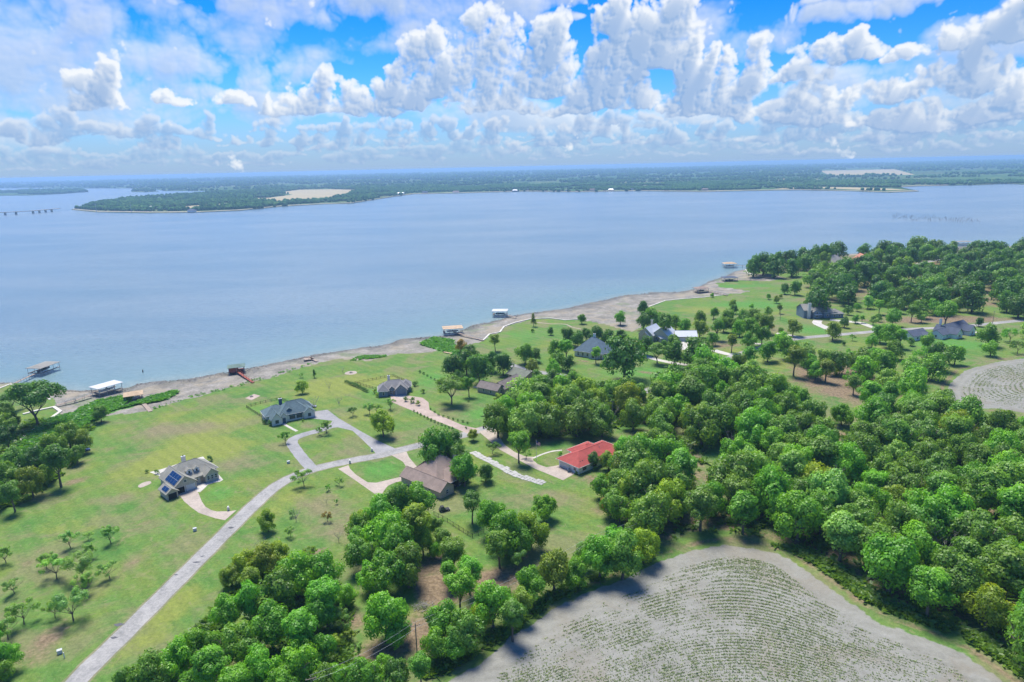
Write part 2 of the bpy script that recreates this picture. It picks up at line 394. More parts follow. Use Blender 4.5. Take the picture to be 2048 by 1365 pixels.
def build_world():
    A, Lt, Fd = cloud_field()
    # soft border so that the computed field runs on into the noise clouds
    xs = np.clip(np.minimum(np.arange(CW), CW - 1 - np.arange(CW)) / 60., 0, 1)[None, :]
    ys = np.clip((CHT - 1 - np.arange(CHT)) / 70., 0, 1)[:, None]
    W = (xs * ys).astype(np.float32) * np.ones((CHT, CW), np.float32)
    img = bpy.data.images.new('cloud_field', CW, CHT, alpha=True, float_buffer=True)
    img.colorspace_settings.name = 'Non-Color'
    buf = np.stack([A * W, Lt, Fd, np.ones_like(A)], 2).astype(np.float32)
    img.pixels.foreach_set(buf.ravel()); img.update()
    nt = NT(world.node_tree)
    out = nt.n('ShaderNodeOutputWorld')
    bg = nt.n('ShaderNodeBackground', i_Strength=SKY_STRENGTH)
    sky = nt.n('ShaderNodeTexSky', sky_type='NISHITA', sun_disc=False, sun_elevation=SUN_EL, sun_rotation=SUN_AZ,
               altitude=0, air_density=1.0, dust_density=0.2, ozone_density=3.0)
    d = nt.n('ShaderNodeTexCoord').outputs['Generated']
    hs = nt.n('ShaderNodeHueSaturation', i_Saturation=1.25, i_Value=1.0); nt.link(sky.outputs[0], hs.inputs['Color'])
    sp = nt.n('ShaderNodeSeparateXYZ'); nt.link(d, sp.inputs[0])
    el = sp.outputs[2]
    tint = nt.ramp(el, [(0.0, (0.26, 0.35, .50)), (0.08, (0.13, 0.275, .48)), (0.20, (0.03, 0.225, .43)), (0.45, (0.045, 0.235, .45)), (1.0, (0.24, 0.40, .56))])
    col = nt.mix(1.0, hs.outputs[0], tint, 'MULTIPLY')
    z = nt.math('ADD', nt.math('MAXIMUM', el, 0.0), 0.05)
    cb = nt.n('ShaderNodeCombineXYZ'); nt.link(nt.math('DIVIDE', sp.outputs[0], z), cb.inputs[0]); nt.link(nt.math('DIVIDE', sp.outputs[1], z), cb.inputs[1]); cb.inputs[2].default_value = 3.7
    big = nt.noise(cb.outputs[0], 0.33, 2, 0.5); mid = nt.noise(cb.outputs[0], 1.1, 7, 0.62, 0.6); fine = nt.noise(cb.outputs[0], 3.2, 6, 0.6, 0.3)
    cov = nt.math('ADD', nt.math('ADD', nt.math('MULTIPLY', big, 0.75), nt.math('MULTIPLY', mid, 0.65)), nt.math('MULTIPLY', fine, 0.16))
    veil = nt.math('MULTIPLY', nt.sstep(cov, 0.74, 0.95), 0.85)
    vsh = nt.math('ADD', nt.math('MULTIPLY', mid, 0.8), nt.math('MULTIPLY', fine, 0.5))
    # the computed cumulus field
    hd = nt.math('SQRT', nt.math('ADD', nt.math('MULTIPLY', sp.outputs[0], sp.outputs[0]), nt.math('MULTIPLY', sp.outputs[1], sp.outputs[1])))
    u = nt.math('MULTIPLY_ADD', nt.math('ARCTAN2', sp.outputs[0], sp.outputs[1]), CRES / CW, -CX0 / CW)
    v = nt.math('MULTIPLY_ADD', nt.math('ARCTAN2', el, hd), CRES / CHT, -CY0 / CHT)
    uv = nt.n('ShaderNodeCombineXYZ'); nt.link(u, uv.inputs[0]); nt.link(v, uv.inputs[1])
    ti = nt.n('ShaderNodeTexImage', image=img, extension='CLIP', interpolation='Cubic'); nt.link(uv.outputs[0], ti.inputs[0])
    s3 = nt.n('ShaderNodeSeparateColor'); nt.link(ti.outputs[0], s3.inputs[0])
    def win(x, a, b, c, dd): return nt.math('MULTIPLY', nt.sstep(x, a, b), nt.sstep(x, dd, c))
    inw = nt.math('MULTIPLY', win(u, 0.0, 0.035, 0.965, 1.0), nt.sstep(v, 1.0, 0.83))
    white = (2.62, 2.70, 2.78); grey = (0.78, 1.24, 2.02)
    horiz = (0.80, 1.24, 2.00)
    c1 = nt.mix(vsh, grey, white)
    col = nt.mix(nt.math('MULTIPLY', veil, nt.math('SUBTRACT', 1.0, inw)), col, c1)
    # milky air low over the plain, all the way round
    band = nt.sstep(el, 0.13, -0.01)
    col = nt.mix(nt.math('MULTIPLY', band, 0.85), col, horiz)
    c2 = nt.mix(s3.outputs[1], grey, white)
    c2 = nt.mix(s3.outputs[2], c2, horiz)
    col = nt.mix(s3.outputs[0], col, c2)
    nt.link(col, bg.inputs[0]); nt.link(bg.outputs[0], out.inputs[0])
    world.cycles.sample_map_resolution = 1024 if hasattr(world.cycles, 'sample_map_resolution') else 1024
build_world()

# ------------------------------------------------------------------ terrain data (surveyed from the photograph)
WATER_Z = -1.3
waterline = ups([(-700, 830), (-200, 775), (0, 766), (30, 766), (55, 772), (95, 775), (130, 780), (165, 781), (200, 779), (240, 778), (258, 776),
    (275, 768), (310, 763), (350, 760), (385, 757), (420, 750), (450, 745), (490, 738), (530, 730), (580, 720), (615, 712), (660, 705),
    (720, 696), (780, 688), (795, 680), (830, 676), (850, 674), (880, 672), (905, 671), (925, 660), (945, 650), (1000, 640), (1020, 632),
    (1060, 626), (1120, 619), (1180, 606), (1240, 592), (1300, 585), (1360, 584), (1390, 578), (1420, 562), (1450, 553), (1470, 543),
    (1490, 540), (1505, 534), (1520, 530), (1600, 522), (1680, 510), (1800, 500), (1950, 495), (2048, 492), (2200, 487), (2500, 480), (3200, 470)], WATER_Z)
grassline = ups([(-700, 850), (-200, 795), (0, 776), (20, 768), (75, 783), (100, 800), (112, 815), (130, 838), (175, 838), (220, 832), (300, 822), (370, 800), (430, 785),
    (500, 766), (540, 758), (600, 737), (640, 725), (680, 718), (740, 722), (775, 713), (800, 708), (850, 706), (890, 700), (935, 692), (967, 682),
    (978, 671), (1000, 665), (1012, 655), (1055, 640), (1100, 638), (1140, 641), (1160, 640), (1180, 644), (1215, 650), (1265, 665), (1285, 655), (1292, 630), (1300, 613),
    (1330, 602), (1400, 596), (1450, 590), (1480, 587), (1500, 583), (1440, 574), (1432, 567), (1475, 561), (1540, 562), (1570, 557), (1560, 552),
    (1500, 546), (1488, 543), (1500, 537), (1525, 532), (1600, 525), (1680, 513), (1800, 503), (1950, 498), (2048, 495), (2200, 490), (2500, 483), (3200, 473)])
far_close = np.array([(6000., -800.), (-6000., -800.)])
land_w = np.vstack([waterline, far_close]); land_g = np.vstack([grassline, far_close])

field_a = ups([(820, 1400), (880, 1365), (960, 1320), (1040, 1262), (1100, 1218), (1180, 1182), (1260, 1150), (1330, 1117), (1400, 1097), (1450, 1087),
    (1520, 1097), (1580, 1115), (1640, 1158), (1700, 1203), (1760, 1242), (1850, 1272), (1930, 1308), (2010, 1365), (2100, 1450), (2200, 1700), (500, 1700)])
field_b = ups([(1888, 800), (1898, 770), (1925, 742), (1975, 727), (2048, 716), (2160, 715), (2300, 735), (2330, 790), (2200, 830), (2100, 832), (2040, 826), (1990, 818), (1940, 818)])

def blob(P, px, py, rx, ry=None, rot=0.0):
    """soft round patch, radii in metres"""
    ry = ry or rx; x, y = up(px, py); dx = P[:, 0] - x; dy = P[:, 1] - y
    c, s = cos(rot), sin(rot)
    u = (dx * c + dy * s) / rx; v = (-dx * s + dy * c) / ry
    return np.exp(-(u * u + v * v))

def round_dist(P, poly, k):
    """rounded distance to the field edge: its contours are the tractor rows"""
    sm = []
    for i in range(len(poly)):
        a, b = poly[i], poly[(i + 1) % len(poly)]
        if min(a[1], b[1]) < 96 or np.linalg.norm(a - b) > 90: continue
        n = max(int(np.linalg.norm(b - a) / 3), 1)
        for j in range(n): sm.append(a + (b - a) * j / n)
    acc = np.zeros(len(P))
    for q in sm: acc += np.exp(-k * np.hypot(P[:, 0] - q[0], P[:, 1] - q[1]))
    return -np.log(acc + 1e-12) / k + 40
def build_terrain():
    na, nr = 760, 400
    az = np.radians(np.linspace(-47, 47, na)); r = 84 * (2600 / 84.) ** (np.linspace(0, 1, nr) ** 1.0)
    A, Rr = np.meshgrid(az, r)
    P = np.stack([(Rr * np.sin(A)).ravel(), (Rr * np.cos(A)).ravel()], 1)
    dg = sdf(P, land_g); dw = sdf(P, land_w)
    n3 = np.column_stack([P, np.zeros(len(P))])
    nz = fbm(n3 / 9.0, 4, seed=3); nzf = fbm(n3 / 2.5, 3, seed=5)
    z = np.zeros(len(P))
    out = dg < 0
    t = np.clip(-dg / np.maximum(-dg + np.maximum(dw, 0), 1e-3), 0, 1)
    zm = WATER_Z * t ** 0.9 + nz * 0.22 * np.clip(t * 3, 0, 1)
    z = np.where(out, zm, 0.0)
    z = np.where(dw < 0, WATER_Z - 0.05 + np.maximum(dw, -60) * 0.05, z)
    z = np.maximum(z, -4.3)
    mud = np.clip((-dg + nz * 2.4 + nzf * 1.2) / 1.2, 0, 1)
    fa = sdf(P, field_a); fb = sdf(P, field_b)
    fa_ = np.maximum(fa, fb)
    rowd = np.where(fb > fa, round_dist(P, field_b, .12), round_dist(P, field_a, .05))
    soil = np.clip((fa_ + nz * 1.0 + nzf * 0.8) / 1.2, 0, 1)
    # bare and leaf-strewn earth
    dirt = (blob(P, 1165, 722, 6, 2.5, -.6) + blob(P, 1290, 745, 9, 4, -.6) * .9 + 1.0 * blob(P, 1680, 775, 26, 34) + .9 * blob(P, 1660, 740, 20) +
            blob(P, 870, 1130, 6, 14, -.1) + blob(P, 880, 1180, 7, 9) + blob(P, 850, 1260, 9, 6) + blob(P, 770, 1300, 10, 5, .3) + blob(P, 700, 1240, 6) +
            .75 * blob(P, 1010, 1150, 11, 6, .5) + .6 * blob(P, 1000, 1070, 12) + .9 * blob(P, 640, 1105, 4) + .6 * blob(P, 1230, 1030, 18, 7, -.7) + .8 * blob(P, 1180, 960, 12, 6, -.5) +
            .8 * blob(P, 140, 965, 9, 5, .7) + .5 * blob(P, 50, 1130, 3, 30, .12) + .75 * blob(P, 80, 1290, 6, 14, .1) + .55 * blob(P, 270, 1060, 4, 20, -.15) + .5 * blob(P, 255, 1140, 3, 16) +
            .8 * blob(P, 1830, 640, 60, 14) + .6 * blob(P, 1950, 640, 50, 14) + .8 * blob(P, 1440, 690, 22, 16) + .7 * blob(P, 1900, 700, 18, 14) + .5 * blob(P, 1250, 650, 30, 6, -.3) +
            .8 * blob(P, 990, 1180, 8) + .4 * blob(P, 940, 830, 10) + .5 * blob(P, 1480, 1090, 10, 4))
    wood = np.clip(sum(np.clip((sdf(P, ups(w)) + 4) / 6, 0, 1) for w in (WOOD_A, WOOD_C)), 0, 1) * 0.75
    edge = np.clip(1 - np.abs(fa_ + 2.5) / 3.5, 0, 1) * 0.8
    dirt = np.clip(np.maximum(np.maximum(dirt, wood), edge), 0, 1)
    lush = (blob(P, 762, 942, 10) + .9 * blob(P, 440, 985, 9) + blob(P, 1905, 690, 26, 16) * 1.3 + blob(P, 1500, 610, 50, 22) + .9 * blob(P, 1480, 573, 60, 14) +
            1.3 * blob(P, 900, 690, 14, 10) + .8 * blob(P, 1050, 670, 26, 24) + .9 * blob(P, 1280, 745, 30, 14) + blob(P, 1620, 660, 20) + .9 * blob(P, 760, 782, 11) + .9 * blob(P, 860, 760, 14, 28) +
            .9 * blob(P, 960, 830, 16) + .7 * blob(P, 540, 820, 30, 12) + .6 * blob(P, 300, 970, 14, 8) + .9 * blob(P, 1120, 890, 14, 7) + .9 * blob(P, 1400, 905, 22, 12) + .6 * blob(P, 350, 1050, 10))
    marsh = ups([(140, 834), (160, 818), (200, 800), (258, 792), (262, 800), (235, 818), (300, 795), (350, 782), (356, 785), (330, 800), (270, 812), (200, 832)])
    marsh2 = ups([(838, 688), (868, 674), (905, 680), (915, 690), (965, 715), (905, 710)])
    marsh3 = ups([(50, 880), (100, 840), (145, 834), (190, 838), (150, 860), (90, 900), (30, 915)])
    mz = np.maximum.reduce([sdf(P, marsh), sdf(P, marsh2), sdf(P, marsh3)])
    mm = np.clip((mz + nz * 2.0 + .6) / 1.5, 0, 1)
    mud = mud * (1 - mm); lush = np.clip(lush + mm * 1.6, 0, 1.6)
    yellow = (.9 * blob(P, 380, 900, 16, 20) + .8 * blob(P, 450, 840, 14, 26, -.4) + .8 * blob(P, 760, 760, 26, 18) + .9 * blob(P, 640, 780, 24) + .9 * blob(P, 330, 1230, 8, 22, -.1) + .8 * blob(P, 560, 1010, 7, 22, -.3) +
              .9 * blob(P, 300, 935, 12) + .8 * blob(P, 1410, 620, 40, 20) + .7 * blob(P, 1560, 730, 20) + .8 * blob(P, 730, 830, 16, 12) + .7 * blob(P, 460, 900, 14) + .6 * blob(P, 150, 1060, 14) + .6 * blob(P, 1760, 690, 40, 14))
    dry = (.9 * blob(P, 330, 860, 14, 10) + .8 * blob(P, 480, 930, 14, 9, .3) + .7 * blob(P, 420, 855, 12, 8) + .7 * blob(P, 230, 1000, 12, 7) + .8 * blob(P, 700, 1060, 14, 12) + .7 * blob(P, 620, 850, 6) +
           .7 * blob(P, 790, 880, 9, 5) + .7 * blob(P, 1120, 1000, 16, 8, -.6) + .7 * blob(P, 640, 1010, 12) + .6 * blob(P, 690, 905, 7) + .6 * blob(P, 180, 1170, 10) + .9 * blob(P, 1640, 600, 40, 14) + .8 * blob(P, 1560, 660, 24))
    mk = np.stack([soil, dirt, mud], 1); mk2 = np.stack([np.clip(lush, 0, 1.5), np.clip(yellow, 0, 1), np.clip(dry, 0, 1)], 1)
    idx = (np.arange(nr - 1)[:, None] * na + np.arange(na - 1)[None, :]).ravel()
    F = np.stack([idx, idx + 1, idx + na + 1, idx + na], 1)
    # leave out what lies deep under the lake or below every use
    keep = (dw[F].max(1) > -40)
    F = F[keep]
    used = np.unique(F); rem = np.full(len(P), -1); rem[used] = np.arange(len(used))
    V = np.column_stack([P, z])[used]
    me = mesh_np('ground', V, rem[F][:, ::-1] if False else rem[F], None, True,
                 {'mk': mk[used], 'mk2': mk2[used], 'rowd': rowd[used]})
    # material
    mt, nt, outn = new_mat('ground')
    geo = nt.n('ShaderNodeNewGeometry').outputs['Position']
    a1 = nt.n('ShaderNodeAttribute', attribute_name='mk'); a2 = nt.n('ShaderNodeAttribute', attribute_name='mk2'); a3 = nt.n('ShaderNodeAttribute', attribute_name='rowd')
    s1 = nt.n('ShaderNodeSeparateColor'); nt.link(a1.outputs[0], s1.inputs[0])
    s2 = nt.n('ShaderNodeSeparateColor'); nt.link(a2.outputs[0], s2.inputs[0])
    nA = nt.noise(geo, 0.028, 5, 0.6, 0.6); nB = nt.noise(geo, 0.11, 6, 0.65, 0.3); nC = nt.noise(geo, 0.9, 5, 0.7); nD = nt.noise(geo, 4.0, 3, 0.7)
    nE = nt.noise(geo, 0.045, 4, 0.6, 0.8)
    j = nt.math('SUBTRACT', nB, 0.5); jc = nt.math('SUBTRACT', nC, 0.5)
    green = (0.115, 0.210, 0.046); lushc = (0.095, 0.240, 0.045); yel = (0.205, 0.245, 0.055); brown = (0.215, 0.190, 0.105)
    g = nt.ramp(nt.math('ADD', nt.math('MULTIPLY', nA, 0.6), nt.math('MULTIPLY', nB, 0.4)), [(0.36, (0.072, 0.180, 0.036)), (0.47, green), (0.56, (0.145, 0.215, 0.045)), (0.66, yel)])
    def layer(base, maskv, colr, lo, hi, ja=0.9, jb=0.25):
        v = nt.math('ADD', maskv, nt.math('ADD', nt.math('MULTIPLY', j, ja), nt.math('MULTIPLY', jc, jb)))
        return nt.mix(nt.sstep(v, lo, hi), base, colr)
    g = nt.mix(nt.math('MULTIPLY', nt.sstep(nE, 0.47, 0.62), 0.75), g, (0.195, 0.195, 0.090))
    g = layer(g, s2.outputs[1], yel, 0.30, 0.95, 1.3)
    g = nt.mix(nt.math('MULTIPLY', nt.sstep(nt.math('ADD', s2.outputs[2], nt.math('MULTIPLY', j, 1.5)), 0.2, 0.9), 0.85), g, brown)
    g = layer(g, s2.outputs[0], lushc, 0.35, 1.0, 1.2)
    g = nt.mix(0.7, g, nt.ramp(nt.math('ADD', nt.math('MULTIPLY', nC, 0.6), nt.math('MULTIPLY', nD, 0.4)), [(0.33, (0.50, 0.52, 0.5)), (0.5, (1, 1, 1)), (0.68, (1.65, 1.45, 1.5))]), 'MULTIPLY')
    # mower stripes, only just there, and bleached tufts
    wv = nt.n('ShaderNodeTexWave', wave_type='BANDS', bands_direction='DIAGONAL', i_Scale=0.09, i_Distortion=2.5, i_Detail=2.0); nt.link(geo, wv.inputs['Vector'])
    g = nt.mix(0.16, g, nt.ramp(wv.outputs['Fac'], [(0.3, (0.7, 0.72, 0.7)), (0.7, (1.3, 1.25, 1.2))]), 'MULTIPLY')
    nF = nt.noise(geo, 0.30, 6, 0.75, 1.2)
    g = nt.mix(nt.math('MULTIPLY', nt.sstep(nF, 0.54, 0.68), 0.55), g, (0.26, 0.235, 0.12))
    g = nt.mix(nt.math('MULTIPLY', nt.sstep(nF, 0.42, 0.30), 0.45), g, (0.075, 0.15, 0.035))
    dirtc = nt.ramp(nC, [(0.35, (0.13, 0.095, 0.06)), (0.65, (0.30, 0.225, 0.14))])
    g = layer(g, s1.outputs[1], dirtc, 0.42, 0.95, 1.3, 0.6)
    # shore mud: grey tan, streaked along the water, dark where wet
    mudc = nt.ramp(nt.math('ADD', nt.math('MULTIPLY', nB, 0.5), nt.math('MULTIPLY', nC, 0.5)), [(0.34, (0.12, 0.12, 0.10)), (0.5, (0.25, 0.23, 0.19)), (0.64, (0.38, 0.35, 0.30))])
    mudc = nt.mix(nt.math('MULTIPLY', nt.sstep(nE, 0.5, 0.62), 0.5), mudc, (0.36, 0.30, 0.20))
    mudc = nt.mix(nt.math('MULTIPLY', nt.sstep(nA, 0.55, 0.66), 0.5), mudc, (0.12, 0.19, 0.06))
    sz = nt.n('ShaderNodeSeparateXYZ'); nt.link(geo, sz.inputs[0])
    wet = nt.sstep(nt.math('ADD', sz.outputs[2], nt.math('MULTIPLY', j, 0.5)), -0.85, -1.2)
    mudc = nt.mix(nt.math('MULTIPLY', wet, 0.6), mudc, (0.105, 0.11, 0.105))
    g = layer(g, s1.outputs[2], mudc, 0.3, 0.6, 0.7, 0.5)
    # ploughed field: pale crust with tractor rows that follow its edge
    w1 = nt.math('SINE', nt.math('MULTIPLY', nt.math('ADD', a3.outputs['Fac'], nt.math('MULTIPLY', j, 0.5)), 2 * pi / 1.5))
    w2 = nt.math('SINE', nt.math('MULTIPLY', a3.outputs['Fac'], 2 * pi / 9.0))
    soilv = nt.math('ADD', nt.math('MULTIPLY', nt.math('ADD', nt.math('MULTIPLY', nC, .5), nt.math('MULTIPLY', nB, .5)), 0.75), nt.math('ADD', nt.math('MULTIPLY', w1, 0.028), nt.math('ADD', nt.math('MULTIPLY', w2, 0.012), nt.math('MULTIPLY', nD, 0.25))))
    soilc = nt.ramp(soilv, [(0.30, (0.17, 0.165, 0.135)), (0.5, (0.26, 0.255, 0.215)), (0.72, (0.34, 0.335, 0.295))])
    soilc = nt.mix(nt.math('MULTIPLY', nt.sstep(nE, 0.5, 0.65), 0.35), soilc, (0.24, 0.20, 0.14))
    g = layer(g, s1.outputs[0], soilc, 0.3, 0.7, 0.5, 0.5)
    b = nt.n('ShaderNodeBsdfPrincipled', i_Roughness=0.95); b.inputs['Specular IOR Level'].default_value = 0.1
    nt.link(g, b.inputs['Base Color'])
    bp = nt.n('ShaderNodeBump', i_Strength=0.55, i_Distance=0.35); nt.link(nt.math('ADD', nC, nt.math('MULTIPLY', nD, 0.6)), bp.inputs['Height']); nt.link(bp.outputs[0], b.inputs['Normal'])
    nt.link(b.outputs[0], outn.inputs[0])
    me.materials.append(mt)
    link_obj('ground', me, kind='structure')
    return mt

WOOD_A = [(965, 835), (1050, 780), (1130, 775), (1250, 780), (1300, 800), (1370, 740), (1440, 745), (1530, 765), (1600, 790), (1630, 850), (1700, 865), (1780, 850), (1840, 820),
          (1950, 845), (2048, 850), (2300, 860), (2350, 1500), (2200, 1480), (2060, 1345), (1960, 1265), (1850, 1240), (1760, 1210), (1680, 1150), (1560, 1085), (1470, 1065), (1400, 1065), (1330, 1085),
          (1260, 1040), (1200, 960), (1250, 905), (1330, 875), (1400, 885), (1420, 945), (1470, 950), (1440, 870), (1300, 850), (1200, 860), (1080, 880), (1010, 865)]
WOOD_C = [(1610, 575), (1640, 545), (1500, 540), (1560, 525), (1640, 512), (1700, 505), (1850, 500), (2048, 500), (2300, 500), (2300, 640), (2048, 618), (1900, 612), (1800, 600), (1700, 595)]
gmat = build_terrain()

# the land goes on beyond the surveyed sheet
from mathutils.geometry import tessellate_polygon as _tp
_L = land_g.copy(); _t = _tp([[Vector((x, y, 0)) for x, y in _L]])
_me = bpy.data.meshes.new('outer_ground'); _me.from_pydata([(x, y, -0.06) for x, y in _L], [], [tuple(t) if (_L[t[1]][0] - _L[t[0]][0]) * (_L[t[2]][1] - _L[t[0]][1]) - (_L[t[1]][1] - _L[t[0]][1]) * (_L[t[2]][0] - _L[t[0]][0]) > 0 else tuple(reversed(t)) for t in _t])
_me.materials.append(gmat); _me.update(); link_obj('outer_ground', _me, kind='structure')

# ------------------------------------------------------------------ water
def build_water():
    mt, nt, out = new_mat('lake_water')
    geo = nt.n('ShaderNodeNewGeometry').outputs['Position']
    at = nt.n('ShaderNodeAttribute', attribute_name='shoal').outputs['Fac']
    mp = nt.n('ShaderNodeMapping'); mp.inputs['Rotation'].default_value = (0, 0, R(-28)); mp.inputs['Scale'].default_value = (1, 2.6, 1); nt.link(geo, mp.inputs[0])
    big = nt.noise(mp.outputs[0], 0.0022, 4, 0.6, 0.5)
    deep = nt.ramp(big, [(0.35, (0.13, 0.205, 0.245)), (0.65, (0.195, 0.255, 0.275))])
    c = nt.mix(nt.sstep(nt.math('ADD', at, nt.math('MULTIPLY', nt.math('SUBTRACT', big, 0.5), 0.5)), 0.05, 1.0), deep, (0.16, 0.255, 0.255))
    c = nt.mix(nt.math('MULTIPLY', nt.sstep(at, 0.82, 1.0), 0.5), c, (0.26, 0.29, 0.24))
    w1 = nt.noise(mp.outputs[0], 0.22, 4, 0.6, 0.4); w2 = nt.noise(mp.outputs[0], 0.9, 3, 0.6)
    h = nt.math('ADD', w1, nt.math('MULTIPLY', w2, 0.35))
    c = nt.mix(0.35, c, nt.ramp(w1, [(0.38, (0.72, 0.76, 0.8)), (0.62, (1.2, 1.18, 1.15))]), 'MULTIPLY')
    bp = nt.n('ShaderNodeBump', i_Strength=0.6, i_Distance=0.9); nt.link(h, bp.inputs['Height'])
    b = nt.n('ShaderNodeBsdfPrincipled', i_Roughness=0.22, i_IOR=1.33); nt.link(c, b.inputs['Base Color']); nt.link(bp.outputs[0], b.inputs['Normal'])
    nt.link(b.outputs[0], out.inputs[0])
    na, nr = 340, 220
    az = np.radians(np.linspace(-84, 84, na)); r = 150 * (70000 / 150.) ** np.linspace(0, 1, nr)
    A, Rr = np.meshgrid(az, r); P = np.stack([(Rr * np.sin(A)).ravel(), (Rr * np.cos(A)).ravel()], 1)
    dw = sdf(P, land_w)
    sh = np.exp(np.minimum(dw, 0) / 75.0)
    idx = (np.arange(nr - 1)[:, None] * na + np.arange(na - 1)[None, :]).ravel()
    F = np.stack([idx, idx + 1, idx + na + 1, idx + na], 1)
    F = F[dw[F].min(1) < 30]
    me = mesh_np('lake_water', np.column_stack([P, np.full(len(P), WATER_Z)]), F, [mt], True, {'shoal': sh})
    link_obj('lake_water', me, kind='structure')
build_water()

# ------------------------------------------------------------------ land beyond the lake
def hzy(x): return 334.0 - 0.0227 * (x - 1024)      # the level horizon in the photograph
PENINSULA = [(143, 419), (190, 424), (300, 426), (400, 424.5), (480, 421), (560, 413), (650, 408), (700, 407), (745, 400), (790, 393), (830, 388), (920, 386.5), (1000, 384), (1050, 383), (1150, 384),
             (1280, 382), (1400, 383.5), (1500, 381.5), (1600, 380), (1700, 382), (1780, 385), (1838, 382.5), (1810, 377), (1800, 374), (1850, 372), (1900, 371), (1960, 370), (2010, 367), (2048, 369), (2400, 362), (3400, 348),
             (3400, hzy(3400) + 2.6), (2048, hzy(2048) + 2.8), (1500, hzy(1500) + 3.2), (1430, hzy(1430) + 6), (1200, hzy(1200) + 9), (1000, hzy(1000) + 10), (700, hzy(700) + 10), (400, hzy(400) + 9.5),
             (200, hzy(200) + 9), (0, hzy(0) + 9), (-400, hzy(-400) + 9), (-1500, hzy(-1500) + 9), (-1500, hzy(-1500) + 24), (-300, 394), (0, 377), (120, 376.5), (180, 377), (300, 377), (330, 382), (420, 382), (470, 380.5), (540, 379), (490, 381), (420, 385), (330, 391), (250, 397), (180, 409)]
ISLE = [(-60, 392), (60, 391), (120, 388), (176, 384), (165, 381), (80, 381), (0, 384), (-60, 386)]
ISLET = [(262, 384), (290, 384.5), (318, 383), (300, 379.5), (270, 380)]
HORIZON_LAND = [(x, hzy(x) + 7.6) for x in (-2500, -1000, 0, 400, 800, 1200)] + [(1430, hzy(1430) + 4.6), (1500, hzy(1500) + 3.4), (3400, hzy(3400) + 2.9), (3400, hzy(3400) + 2.2), (-2500, hzy(-2500) + 2.2)]
def land_sheet(name, poly, z, mat, jitter=True):
    from mathutils.geometry import tessellate_polygon
    P = ups(poly, z)
    P = P[np.hypot(P[:, 0], P[:, 1]) < 1e7]
    n = len(P)
    vs = [(x, y, z) for x, y in P] + [(x, y, z - 8) for x, y in P]
    tris = tessellate_polygon([[Vector((x, y, 0)) for x, y in P]])
    fs = []
    for t in tris:
        a, b, c = [P[i] for i in t]
        ccw = (b[0] - a[0]) * (c[1] - a[1]) - (b[1] - a[1]) * (c[0] - a[0]) > 0
        fs.append(tuple(t) if ccw else tuple(reversed(t)))
    fs += [(i, n + i, n + (i + 1) % n, (i + 1) % n) for i in range(n)]
    me = bpy.data.meshes.new(name); me.from_pydata(vs, [], fs); me.materials.append(mat); me.update()
    return link_obj(name, me, kind='structure')

def far_mat():
    mt, nt, out = new_mat('far_land')
    geo = nt.n('ShaderNodeNewGeometry').outputs['Position']
    mp = nt.n('ShaderNodeMapping'); mp.inputs['Scale'].default_value = (1, 0.55, 1); mp.inputs['Rotation'].default_value = (0, 0, 0.3); nt.link(geo, mp.inputs[0])
    vo = nt.n('ShaderNodeTexVoronoi', i_Scale=0.0022); nt.link(mp.outputs[0], vo.inputs['Vector'])
    sc_ = nt.n('ShaderNodeSeparateColor'); nt.link(vo.outputs['Color'], sc_.inputs[0])
    c = nt.ramp(sc_.outputs[0], [(0.0, (0.10, 0.19, 0.055)), (0.4, (0.16, 0.23, 0.08)), (0.62, (0.20, 0.235, 0.10)), (0.8, (0.34, 0.28, 0.15)), (1.0, (0.13, 0.23, 0.055))])
    n = nt.noise(geo, 0.012, 5, 0.65)
    c = nt.mix(nt.math('MULTIPLY', nt.sstep(n, 0.40, 0.5), 0.85), c, (0.050, 0.115, 0.040))
    n2 = nt.noise(geo, 0.0009, 4, 0.6)
    c = nt.mix(nt.math('MULTIPLY', nt.sstep(n2, 0.42, 0.52), 0.6), c, (0.048, 0.105, 0.042))
    b = nt.n('ShaderNodeBsdfPrincipled', i_Roughness=1.0); b.inputs['Specular IOR Level'].default_value = 0.0
    nt.link(c, b.inputs['Base Color']); nt.link(b.outputs[0], out.inputs[0])
    return mt
farm = far_mat()
land_sheet('far_peninsula', PENINSULA, 0.2, farm)
land_sheet('far_island', ISLE, 0.2, farm)
land_sheet('far_islet', ISLET, 0.2, farm)
land_sheet('horizon_land', HORIZON_LAND, 0.2, farm)
pale = simple('dry_meadow', (0.40, 0.33, 0.17), 1.0, 0.10, 0.01)
shorem = simple('far_shore_mud', (0.36, 0.31, 0.22), 1.0, 0.15, 0.02)
def flat(name, poly, z, mat, kind='structure', spline=0, parent=None):
    from mathutils.geometry import tessellate_polygon
    P = ups(poly) if not isinstance(poly, np.ndarray) else poly
    if spline: P = catmull(P, spline, True)
    tris = tessellate_polygon([[Vector((x, y, 0)) for x, y in P]])
    fs = []
    for t in tris:
        a, b, c = [P[i] for i in t]
        fs.append(tuple(t) if (b[0] - a[0]) * (c[1] - a[1]) - (b[1] - a[1]) * (c[0] - a[0]) > 0 else tuple(reversed(t)))
    me = bpy.data.meshes.new(name); me.from_pydata([(x, y, z) for x, y in P], [], fs); me.materials.append(mat); me.update()
    return link_obj(name, me, parent, kind=kind)
